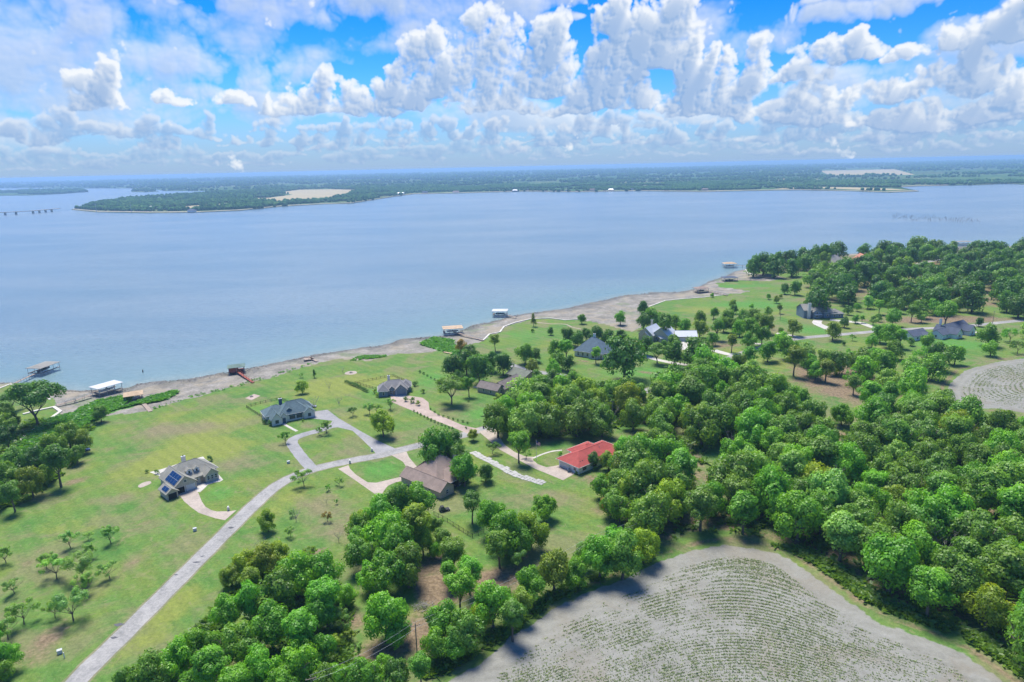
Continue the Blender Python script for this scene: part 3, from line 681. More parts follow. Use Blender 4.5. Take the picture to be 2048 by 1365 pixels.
for k, poly in enumerate([
        [(505, 402), (560, 404), (600, 402), (640, 401), (690, 392), (715, 380), (660, 379), (600, 380), (560, 385), (585, 390), (540, 396), (508, 397)],
        [(320, 420), (380, 417), (440, 411), (470, 409), (455, 407), (400, 411), (330, 416)],
        [(1660, 352), (1830, 350), (1790, 339), (1640, 342)],
        [(1545, 379), (1640, 377), (1740, 381), (1820, 381), (1790, 378.5), (1740, 376), (1640, 374.5), (1580, 375.5)],
        [(1000, 374), (1060, 374.5), (1150, 371), (1120, 369.5), (1040, 371)],
        [(1560, 362), (1640, 360), (1620, 357), (1540, 358)]]):
    flat('far_meadow', poly, 0.4, pale)
# pale eroded bank along the far shore
bank = ups([p for p in PENINSULA[:26]], 0.0)
vs = []; fs = []
cen = np.array([300., 6000.])
for i, p in enumerate(bank):
    d = np.array([0.0, 1.0])
    vs += [(p[0], p[1] - 6, WATER_Z - 0.2), (p[0], p[1] + 14 + 8 * (i % 3), 1.6)]
for i in range(len(bank) - 1): fs.append((2 * i, 2 * i + 2, 2 * i + 3, 2 * i + 1))
me = bpy.data.meshes.new('far_bank'); me.from_pydata(vs, [], fs); me.materials.append(shorem); link_obj('far_bank', me, kind='structure')

# woods on the far shores: far-off masses, one object each, crowns instanced by geometry nodes
def leaf_mat(name, base, trans=0.25, hue_var=0.05):
    mt, nt, out = new_mat(name)
    oi = nt.n('ShaderNodeObjectInfo'); at = nt.n('ShaderNodeAttribute', attribute_name='lv').outputs['Fac']
    geo = nt.n('ShaderNodeNewGeometry').outputs['Position']
    n = nt.noise(geo, 0.55, 3, 0.6)
    v = nt.math('ADD', nt.math('MULTIPLY', at, 0.5), nt.math('MULTIPLY', n, 0.5))
    c = nt.ramp(v, [(0.2, [x * y for x, y in zip(base, (0.62, 0.70, 0.70))]), (0.5, base), (0.8, [x * y for x, y in zip(base, (1.55, 1.30, 1.0))])])
    c = nt.mix(1.0, c, oi.outputs['Color'], 'MULTIPLY')
    d = nt.n('ShaderNodeBsdfDiffuse'); nt.link(c, d.inputs[0])
    t = nt.n('ShaderNodeBsdfTranslucent'); nt.link(nt.mix(1.0, c, (1.25, 1.15, 0.6), 'MULTIPLY'), t.inputs[0])
    gl = nt.n('ShaderNodeBsdfGlossy', i_Roughness=0.5); gl.inputs[0].default_value = (1, 1, 1, 1)
    ms = nt.n('ShaderNodeMixShader', i_0=trans); nt.link(d.outputs[0], ms.inputs[1]); nt.link(t.outputs[0], ms.inputs[2])
    m2 = nt.n('ShaderNodeMixShader', i_0=0.03); nt.link(ms.outputs[0], m2.inputs[1]); nt.link(gl.outputs[0], m2.inputs[2])
    nt.link(m2.outputs[0], out.inputs[0])
    return mt
def far_leaf():
    mt, nt, out = new_mat('far_foliage')
    geo = nt.n('ShaderNodeNewGeometry').outputs['Position']
    v = nt.math('ADD', nt.math('MULTIPLY', nt.noise(geo, 0.02, 4, 0.7), 0.6), nt.math('MULTIPLY', nt.noise(geo, 0.16, 3, 0.7), 0.4))
    c = nt.ramp(v, [(0.35, (0.040, 0.125, 0.045)), (0.50, (0.080, 0.190, 0.055)), (0.65, (0.16, 0.26, 0.07))])
    d = nt.n('ShaderNodeBsdfDiffuse'); nt.link(c, d.inputs[0]); nt.link(d.outputs[0], out.inputs[0])
    return mt
FLM = far_leaf()
def gn_crowns(name, pts, size, label=None):
    """pts (n,2) world, size (n,) crown radius -> one object whose crowns are instanced icospheres"""
    me = bpy.data.meshes.new(name)
    me.vertices.add(len(pts)); me.vertices.foreach_set('co', np.column_stack([pts, size * 0.75]).astype(np.float32).ravel())
    a = me.attributes.new('cr', 'FLOAT', 'POINT'); a.data.foreach_set('value', np.asarray(size, np.float32))
    o = link_obj(name, me, kind='stuff')
    if label: o['label'] = label
    g = bpy.data.node_groups.new(name + '_nodes', 'GeometryNodeTree')
    g.interface.new_socket('Geometry', in_out='INPUT', socket_type='NodeSocketGeometry'); g.interface.new_socket('Geometry', in_out='OUTPUT', socket_type='NodeSocketGeometry')
    N = g.nodes; L = g.links
    gi = N.new('NodeGroupInput'); go = N.new('NodeGroupOutput')
    ico = N.new('GeometryNodeMeshIcoSphere'); ico.inputs['Radius'].default_value = 1.0; ico.inputs['Subdivisions'].default_value = 3
    sp = N.new('GeometryNodeSetPosition'); tn = N.new('ShaderNodeTexNoise'); tn.inputs['Scale'].default_value = 2.3; tn.inputs['Detail'].default_value = 3
    vm = N.new('ShaderNodeVectorMath'); vm.operation = 'SCALE'; ma = N.new('ShaderNodeMath'); ma.operation = 'MULTIPLY_ADD'; ma.inputs[1].default_value = 1.7; ma.inputs[2].default_value = 0.12
    pn = N.new('GeometryNodeInputPosition'); L.new(tn.outputs['Fac'], ma.inputs[0]); L.new(pn.outputs[0], vm.inputs[0]); L.new(ma.outputs[0], vm.inputs['Scale'])
    L.new(ico.outputs[0], sp.inputs['Geometry']); L.new(vm.outputs[0], sp.inputs['Position'])
    sm = N.new('GeometryNodeSetMaterial'); sm.inputs['Material'].default_value = FLM; L.new(sp.outputs[0], sm.inputs[0])
    ip = N.new('GeometryNodeInstanceOnPoints'); L.new(gi.outputs[0], ip.inputs['Points']); L.new(sm.outputs[0], ip.inputs['Instance'])
    na_ = N.new('GeometryNodeInputNamedAttribute'); na_.data_type = 'FLOAT'; na_.inputs['Name'].default_value = 'cr'
    rv = N.new('FunctionNodeRandomValue'); rv.data_type = 'FLOAT_VECTOR'; rv.inputs['Min'].default_value = (0.85, 0.85, 0.75); rv.inputs['Max'].default_value = (1.2, 1.2, 1.15)
    vs2 = N.new('ShaderNodeVectorMath'); vs2.operation = 'SCALE'; L.new(rv.outputs[0], vs2.inputs[0]); L.new(na_.outputs[0], vs2.inputs['Scale']); L.new(vs2.outputs[0], ip.inputs['Scale'])
    rr = N.new('FunctionNodeRandomValue'); rr.data_type = 'FLOAT_VECTOR'; rr.inputs['Max'].default_value = (0.3, 0.3, 6.283); L.new(rr.outputs[0], ip.inputs['Rotation'])
    L.new(ip.outputs[0], go.inputs[0])
    md = o.modifiers.new('crowns', 'NODES'); md.node_group = g
    return o
def scatter_far(poly, n, rmin, rmax, seed, excl=(), cov=0.0, y_pow=1.0):
    P = ups(poly); rg = np.random.default_rng(seed)
    lo = np.maximum(P.min(0), -6500); hi = np.minimum(P.max(0), 16000)
    out = []
    while sum(len(o) for o in out) < n:
        az = rg.uniform(-0.72, 0.72, n * 2); dist = lo[1] * (hi[1] / max(lo[1], 1)) ** rg.uniform(0, 1, n * 2) ** y_pow
        q = np.column_stack([dist * np.tan(az), dist])
        k = inside(q, P)
        nz = fbm(np.column_stack([q / 230., np.zeros(len(q))]), 3, seed=seed)
        k &= nz > cov
        for e in excl: k &= ~inside(q, ups(e))
        out.append(q[k])
    q = np.vstack(out)[:n]
    d = q[:, 1]
    return q, rg.uniform(rmin, rmax, len(q)) * np.clip(d / 3500., 1, 3.0)
meadows = [[(505, 402), (560, 404), (600, 402), (640, 401), (690, 392), (715, 380), (660, 379), (600, 380), (560, 385), (585, 390), (540, 396), (508, 397)],
           [(320, 420), (380, 417), (440, 411), (470, 409), (455, 407), (400, 411), (330, 416)], [(1660, 352), (1830, 350), (1790, 339), (1640, 342)], [(1545, 379), (1640, 377), (1740, 381), (1820, 381), (1740, 376), (1640, 374.5)]]
P1 = [(146, 418), (190, 422), (300, 424), (400, 422), (480, 419), (560, 411), (650, 406), (745, 398), (790, 391), (830, 386), (900, 384), (880, 372), (720, 375), (540, 380), (420, 386), (330, 392), (250, 398), (180, 410)]
q, s = scatter_far(P1, 4200, 4.2, 7.5, 1, meadows, -0.25)
gn_crowns('far_woodland', q, s, 'dark green woodland on the long peninsula across the lake')
P2 = [(880, 384), (920, 384.5), (1050, 381), (1280, 380), (1400, 381.5), (1500, 379.5), (1545, 377), (1640, 374), (1740, 375.5), (1800, 376), (1800, 372), (1900, 370), (2048, 367), (2048, 362), (1500, 363), (1000, 370), (880, 374)]
q, s = scatter_far(P2, 6500, 4.2, 7.0, 2, meadows, -0.10)
gn_crowns('far_woodland', q, s, 'tree belt along the opposite shore right of the peninsula')
q, s = scatter_far(PENINSULA, 13000, 4.5, 7.5, 3, meadows, 0.10, 0.8)
gn_crowns('far_woodland', q, s, 'patchy woods on the plain behind the opposite shore')
q, s = scatter_far(ISLE, 700, 4, 7, 4); gn_crowns('far_woodland', q, s, 'low wooded island at the left edge of the lake')
q, s = scatter_far(ISLET, 60, 4, 7, 5); gn_crowns('far_woodland', q, s, 'tiny wooded islet between island and peninsula')

# air
mt, nt, out = new_mat('haze_air')
vol = nt.n('ShaderNodeVolumePrincipled', i_Density=1.05e-4, i_Anisotropy=0.2); vol.inputs['Color'].default_value = (0.38, 0.60, 0.92, 1)
nt.link(vol.outputs[0], out.inputs['Volume'])
mb = MB().box(-78000, -3000, -11, 78000, 69000, 113.0)
hz = mb.build('haze', mt); hz['kind'] = 'stuff'

# ------------------------------------------------------------------ trees
BARK = simple('bark', (0.16, 0.13, 0.10), 0.95, 0.2, 2.0)
DEAD = simple('dead_wood', (0.33, 0.30, 0.27), 0.95, 0.15, 2.0)
LEAF = leaf_mat('foliage', (0.165, 0.345, 0.028), 0.45)
def crown_mesh(name, seed, nleaf, leaf, kind='round'):
    """crown of many leaf-sized faces, radius about 1, centre 0; leaf = face size relative to the radius"""
    rg = np.random.default_rng(seed); lobes = []
    if kind == 'round': n, ax = 30, (1.0, 1.0, .88)
    if kind == 'round': n, ax = int(rg.integers(22, 34)), (rg.uniform(.85, 1.15), rg.uniform(.85, 1.1), rg.uniform(.78, 1.0))
    elif kind == 'tall': n, ax = 24, (.82, .82, 1.15)
    elif kind == 'cone': n, ax = 22, (.6, .6, 1.3)
    elif kind == 'spread': n, ax = 18, (1.05, 1.05, .48)
    elif kind == 'airy': n, ax = 15, (1.0, 1.0, .62)
    else: n, ax = 14, (1, 1, .7)
    for i in range(n):
        v = rg.normal(size=3); v /= np.linalg.norm(v)
        if v[2] < (-.75 if kind == 'round' else -.45): v[2] *= -1
        if kind == 'cone':
            h = rg.uniform(-1, 1); a = rg.uniform(0, 6.28); rr = (1 - (h + 1) / 2) * .75 + .05
            c = np.array([cos(a) * rr * .7, sin(a) * rr * .7, h * 1.1]); r = .18 + .22 * (1 - (h + 1) / 2)
        else:
            rad = rg.uniform(.58, .80) if i % 3 else rg.uniform(.3, .5); c = v * rad * np.array(ax); r = rg.uniform(.20, .37) * (1.0 if kind != 'airy' else .62)
        lobes.append((c, r))
    if kind in ('round', 'tall'): lobes.append((np.array([0, 0, -.08]), .52))
    w = np.array([r ** 2 for _, r in lobes]); w /= w.sum()
    li = rg.choice(len(lobes), nleaf, p=w)
    cen = np.array([lobes[i][0] for i in li]); rad = np.array([lobes[i][1] for i in li])
    d = rg.normal(size=(nleaf, 3)); d /= np.linalg.norm(d, axis=1)[:, None]
    dn = np.where(d[:, 2] < -.2, rg.random(nleaf) < .55, False); d[dn, 2] *= -1
    sh = 1 + .45 * fbm(cen * 3 + d * 2.2 + seed, 3, seed=seed)
    rr = rad * sh * np.where(rg.random(nleaf) < .82, rg.uniform(.82, 1.08, nleaf), rg.uniform(.2, .8, nleaf))
    P = cen + d * rr[:, None]
    if kind == 'airy':
        keep = fbm(P * 3.1 + seed, 2, seed=seed) > -.25; P, d = P[keep], d[keep]
    nleaf = len(P)
    out = P / np.maximum(np.linalg.norm(P, axis=1), 1e-3)[:, None]
    nrm = d * 1.0 + out * .25 + rg.normal(size=(nleaf, 3)) * .38 + np.array([0, 0, .15]); nrm /= np.linalg.norm(nrm, axis=1)[:, None]
    t = np.cross(nrm, rg.normal(size=(nleaf, 3))); t /= np.linalg.norm(t, axis=1)[:, None]; b = np.cross(nrm, t)
    s = leaf * rg.uniform(.6, 1.35, nleaf)[:, None]
    V = np.stack([P - t * s * .5, P + b * s * .32, P + t * s * .5 + nrm * s * .12, P - b * s * .32], 1).reshape(-1, 3)
    F = np.arange(nleaf * 4).reshape(-1, 4)
    lobe_v = rg.uniform(-.22, .22, len(lobes))[li]
    if kind == 'airy': lobe_v = lobe_v[keep]
    lv = np.repeat(np.clip(.5 + lobe_v + .35 * rg.normal(size=nleaf) * .5 + .4 * fbm(P * 2.0 + 9 + seed, 2, seed=seed + 1), 0, 1), 4)
    return mesh_np(name, V, F, [LEAF], False, {'lv': lv})
def trunk_mesh(name, seed, kind, mat, fork=.28):
    """unit trunk: tree height 1, limbs reaching into a crown of radius ~.45"""
    rg = random.Random(seed); mb = MB()
    lean = rg.uniform(-.05, .05); h0 = fork * (1.25 if kind == 'tall' else 1)
    r0 = .015 if kind in ('airy', 'dead') else (.022 if kind == 'spread' else .028)
    mb.tube([(0, 0, -.01), (lean * .3, 0, h0 * .5), (lean, lean * .5, h0)], [r0 * 1.35, r0, r0 * .85], 7)
    nb = 7 if kind in ('dead', 'airy') else 5
    for k in range(nb):
        a = k * 6.283 / nb + rg.uniform(-.3, .3); reach = rg.uniform(.22, .40) * (1.25 if kind in ('spread', 'airy', 'dead') else 1); top = rg.uniform(.6, .86)
        p0 = Vector((lean, lean * .5, h0 * rg.uniform(.7, 1))); p3 = Vector((cos(a) * reach, sin(a) * reach, top))
        p1 = p0.lerp(p3, .35) + Vector((rg.uniform(-.03, .03), rg.uniform(-.03, .03), .03)); p2 = p0.lerp(p3, .7) + Vector((rg.uniform(-.04, .04), rg.uniform(-.04, .04), .02))
        mb.tube([p0, p1, p2, p3], [r0 * .62, r0 * .42, r0 * .28, r0 * .1], 5)
        for q in range(4 if kind in ('dead', 'airy') else 2):
            s0 = p1.lerp(p3, rg.uniform(.1, .8)); e = s0 + Vector((rg.uniform(-.14, .14), rg.uniform(-.14, .14), rg.uniform(.02, .16)))
            mb.tube([s0, s0.lerp(e, .5) + Vector((0, 0, .01)), e], [r0 * .22, r0 * .15, r0 * .05], 4)
            if kind == 'dead':
                for _ in range(2):
                    e2 = s0.lerp(e, .5) + Vector((rg.uniform(-.09, .09), rg.uniform(-.09, .09), rg.uniform(.0, .09))); mb.tube([s0.lerp(e, .4), e2], [r0 * .12, r0 * .04], 3)
    return mb.mesh(name, mat, False)
CROWN = {}; TRUNK = {}
for kd, nv in (('round', 5), ('tall', 3), ('cone', 1), ('spread', 2), ('airy', 4)):
    for q_ in range(nv):
        dens = {'round': 9000, 'tall': 8500, 'cone': 5000, 'spread': 7000, 'airy': 5200}[kd]
        CROWN[kd, q_, 0] = crown_mesh('crown', 31 + q_ * 5 + len(kd), dens, .094 if kd != 'airy' else .060, kd)
        CROWN[kd, q_, 1] = crown_mesh('crown', 131 + q_ * 5 + len(kd), dens // 3, .135 if kd != 'airy' else .09, kd)
        TRUNK[kd, q_] = trunk_mesh('trunk', q_ + 3, kd, BARK)
for q_ in range(3): TRUNK['dead', q_] = trunk_mesh('branches', 40 + q_, 'dead', DEAD, .18)
NV = {'round': 5, 'tall': 3, 'cone': 1, 'spread': 2, 'airy': 4, 'dead': 3}
TINT = {'n': (1, 1, 1), 'd': (.62, .76, .95), 'b': (1.05, 1.28, .75), 'y': (1.75, 1.28, .6), 'o': (1.35, 1.02, .8), 'l': (1.6, 1.45, 2.6), 'r': (1.9, .72, .95), 'g': (.85, .95, 1.25), 's': (1.75, 1.5, 3.6), 'k': (.52, .66, .90)}
rt = np.random.default_rng(8)
TWORD = {'n': '', 'd': 'darker ', 'b': 'vivid ', 'y': 'yellowish ', 'o': 'olive ', 'l': 'pale ', 'r': 'reddish ', 'g': 'bluish ', 's': 'greyish ', 'k': 'very dark '}
def ordinal(i, n):
    W = ['leftmost', 'second from left', 'third from left', 'fourth from left', 'fifth from left', 'sixth from left', 'seventh from left', 'eighth from left', 'ninth from left', 'tenth from left', 'eleventh from left', 'twelfth from left']
    V = ['rightmost', 'second from right', 'third from right', 'fourth from right', 'fifth from right', 'sixth from right', 'seventh from right', 'eighth from right', 'ninth from right', 'tenth from right', 'eleventh from right', 'twelfth from right', 'thirteenth from right', 'fourteenth from right']
    return W[i] if i < (n + 1) // 2 and i < len(W) else V[min(n - 1 - i, len(V) - 1)]
PLACED = []
def tree(px, py, w, kd='round', tint='n', label=None, group=None, name=None, base=False, hk=None, cat='tree'):
    """px, py: middle of the crown in the photograph (or foot of the trunk), w its width there"""
    z = 5.0
    for _ in range(3):
        m_ = mpp(px, py, 0 if base else z); R_ = w * m_ / 2
        ht = hk or {'round': 2.0, 'tall': 2.7, 'cone': 3.2, 'spread': 1.75, 'airy': 1.5, 'dead': 2.3}[kd]
        H_ = R_ * ht; z = H_ * (.60 if kd != 'airy' else .6)
    x, y = up(px, py, 0 if base else z)
    v = int(rt.integers(0, NV[kd])); far = 0 if y < 330 else 1
    nm = name or {'round': 'broadleaf_tree', 'tall': 'tall_tree', 'cone': 'cypress_tree', 'spread': 'spreading_oak', 'airy': 'mesquite_tree', 'dead': 'bare_tree'}[kd]
    rz = float(rt.uniform(0, 6.28))
    root = empty(nm, (x, y, 0), rz, label, cat, group)
    PLACED.append((x, y, R_))
    if kd == 'dead':
        c = link_obj('branches', TRUNK['dead', v], root); c.scale = (R_ * 2, R_ * 2, H_)
        return root
    t = link_obj('trunk', TRUNK[kd, v], root); t.scale = (R_ * 2, R_ * 2, H_)
    c = link_obj('crown', CROWN[kd, v, far], root)
    cz = {'round': .54, 'tall': .58, 'cone': .52, 'spread': .72, 'airy': .60}[kd] * H_
    sz = {'round': (H_ - cz) / .88, 'tall': (H_ - cz) / 1.25, 'cone': (H_ - cz) / 1.3, 'spread': (H_ - cz) / .6, 'airy': (H_ - cz) / .62}[kd]
    c.location = (0, 0, cz); c.scale = (R_ * 1.02, R_ * 1.02, sz * (1.12 if kd == 'round' else 1))
    c.rotation_euler = (float(rt.uniform(-.12, .12)), float(rt.uniform(-.12, .12)), 0)
    tc = TINT[tint]; j = rt.uniform(.82, 1.2); jh = rt.uniform(.88, 1.14)
    c.color = (tc[0] * j * jh, tc[1] * j, tc[2] * j / jh, 1)
    return root

INDIV = [  # px, py, w, kind, tint, label
 # left shore and left edge
 (66, 800, 104, 'spread', 'k', 'wide dark oak with forked trunk inside the angled seawall at the left shore'),
 (20, 800, 44, 'spread', 'k', 'small dark crown just left of the wide seawall oak'),
 (200, 826, 34, 'round', 'n', 'lone little tree on the lawn edge left of the tan roofed boathouse'),
 # garden trees around the houses
 (603, 772, 27, 'round', 'y', 'small bright green tree above the dark blue roofed house'), (601, 750, 14, 'airy', 'l', 'thin pale tree behind the small bright green one near the shore'),
 (628, 745, 12, 'cone', 'n', 'tiny slim green tree on the shore lawn'), (657, 768, 20, 'dead', 'n', 'bare grey tree on the open lawn between the two blue houses'),
 (628, 800, 30, 'dead', 'n', 'bare grey tree beside the trailers by the dark blue roofed house'), (677, 797, 22, 'dead', 'n', 'bare leaning tree above the grey parking apron'),
 (705, 822, 26, 'airy', 'd', 'thin dark shrubby tree left of the big lawn tree'), (738, 815, 32, 'airy', 's', 'wispy grey green tree behind the big lawn tree'), (752, 815, 26, 'airy', 'l', 'sparse shrub close behind the big lawn tree'),
 (780, 806, 30, 'airy', 'l', 'sparse light tree at the bend of the pinkish driveway'), (685, 738, 14, 'dead', 'n', 'small bare tree beside the round fire pit'),
 (765, 843, 56, 'round', 'y', 'big round yellow green tree alone on the lawn right of the grey driveway'),
 (652, 852, 36, 'airy', 'n', 'small spreading tree inside the top of the looped driveway'), (637, 862, 22, 'airy', 'l', 'low leafy shrub in the looped driveway'),
 (569, 873, 34, 'airy', 'b', 'bushy light green tree at the left bend of the looped driveway'),
 (606, 953, 50, 'airy', 'l', 'broad thin crowned tree at the road bend'), (678, 962, 24, 'airy', 's', 'small grey green tree right of the broad thin one at the bend'), (657, 974, 18, 'airy', 'b', 'bright green shrub below the road bend'),
 (534, 1041, 42, 'round', 'y', 'dense yellow green bush alone beside the road'), (590, 1022, 34, 'dead', 'n', 'grey leafless thicket right of the dense roadside bush'), (584, 1026, 20, 'airy', 's', 'thin green growth in the grey thicket'),
 (654, 1032, 28, 'airy', 'r', 'reddish topped shrub on the dry lawn'), (673, 1003, 14, 'airy', 'b', 'small round shrub on the dry lawn'), (652, 1000, 14, 'dead', 'n', 'thin dead sapling above the reddish shrub'),
 (580, 1062, 30, 'airy', 's', 'pale grey green shrub above the near wood'), (676, 1066, 30, 'dead', 'n', 'tall slender bare tree left of the big clump'), (520, 1085, 34, 'dead', 'n', 'grey bare brush above the yellowish trees'),
 (873, 896, 84, 'round', 'b', 'tall bright green tree at the left corner of the vacant lot'), (906, 884, 48, 'round', 'd', 'darker tree behind the tall bright one at the lot corner'), (910, 912, 56, 'round', 'd', 'dark tree in the top of the vacant lot'),
 (928, 938, 64, 'round', 'b', 'bright leafy tree beside the brown roofed house'), (971, 944, 36, 'round', 'k', 'small dark tree at the end of the row in the vacant lot'), (946, 869, 24, 'round', 'y', 'small round tree at the road corner of the vacant lot'),
 (985, 893, 36, 'airy', 'n', 'light tree over the broken concrete strip'), (1037, 886, 54, 'tall', 'b', 'large bright tree left of the red roofed house driveway'), (1052, 905, 30, 'airy', 'l', 'pale tree behind the large bright one by the driveway'),
 (1186, 919, 32, 'round', 'k', 'small dark tree overhanging the red roof'), (1088, 1013, 54, 'round', 'b', 'lone bright tree in the middle of the vacant lot'),
 (943, 1008, 54, 'tall', 'n', 'tall tree with bare trunk inside the black fence'), (1034, 1112, 62, 'airy', 'l', 'open pale tree near the field corner track'),
 (770, 1232, 100, 'round', 'b', 'huge round bush standing alone in the dry clearing'), (795, 1262, 60, 'round', 'b', 'lower right lobe bush of the huge round bush'),
 (902, 777, 64, 'spread', 'n', 'broad open lawn tree with visible trunk near the brown ranch house'), (937, 768, 34, 'tall', 'b', 'upright bright tree behind the broad lawn tree'),
 (1000, 797, 32, 'airy', 'y', 'light tree with leaning trunk before the ranch house'), (1030, 800, 40, 'tall', 'n', 'full green tree right of the leaning one'),
 (921, 690, 26, 'round', 'r', 'rust tinged tree at the shore left of the long pier'), (990, 681, 28, 'tall', 'o', 'two stemmed tree on the seawall lawn'), (1067, 637, 18, 'cone', 'o', 'conical tree standing on the seawall walk'),
 (1065, 661, 8, 'round', 'o', 'tiny shrub on the seawall lawn'), (1101, 662, 15, 'round', 'd', 'small dark tree in the middle of the seawall lawn'), (1164, 637, 20, 'round', 'n', 'round lone tree at the edge of the inlet lawn'),
 (1241, 634, 28, 'round', 'b', 'round light tree beside the inlet'), (1192, 706, 28, 'tall', 'b', 'slim tree in front of the blue hipped roof'), (1065, 731, 30, 'round', 'o', 'olive tree beside the metal roofed garage'),
 (1108, 735, 36, 'round', 'b', 'bright round tree right of the garage yard'), (1249, 708, 88, 'round', 'd', 'very large dark oak right of the blue hipped roof'),
 (1315, 704, 46, 'spread', 'n', 'forked oak beside the pale driveway'), (1667, 659, 38, 'round', 'o', 'olive lollipop tree on the roadside below the stone house'), (1705, 674, 18, 'airy', 'b', 'thin young tree right of the lollipop tree'),
 (1688, 687, 8, 'round', 'd', 'tiny shrub between the lollipop tree and the thin young tree'), (1959, 643, 18, 'round', 'k', 'small dark round tree on the road verge above the white house'), (1857, 680, 34, 'round', 'b', 'tree in front of the dark roofed outbuilding'),
 (1587, 653, 34, 'round', 'o', 'roundish tree on the lawn below the stone house'), (1570, 577, 20, 'round', 'k', 'left of two trees on the point lawn'), (1591, 574, 28, 'round', 'n', 'right of two trees on the point lawn'),
 (1637, 597, 60, 'round', 'k', 'dark dense tree directly behind the stone house'), (1690, 643, 22, 'round', 'k', 'dark tree at the right end of the stone house drive'), (1526, 534, 34, 'spread', 'n', 'airy shore tree at the far point beside a dock'),
 (1280, 1008, 56, 'round', 'b', 'bright tree beside the reddish brown one at the lot edge'), (1222, 1008, 52, 'airy', 'r', 'brownish red tree at the right side of the vacant lot'), (1545, 655, 12, 'airy', 'r', 'thin reddish young tree by the gravel drive'),
]
for t in INDIV:
    tree(t[0], t[1], t[2], t[3], t[4], t[5])
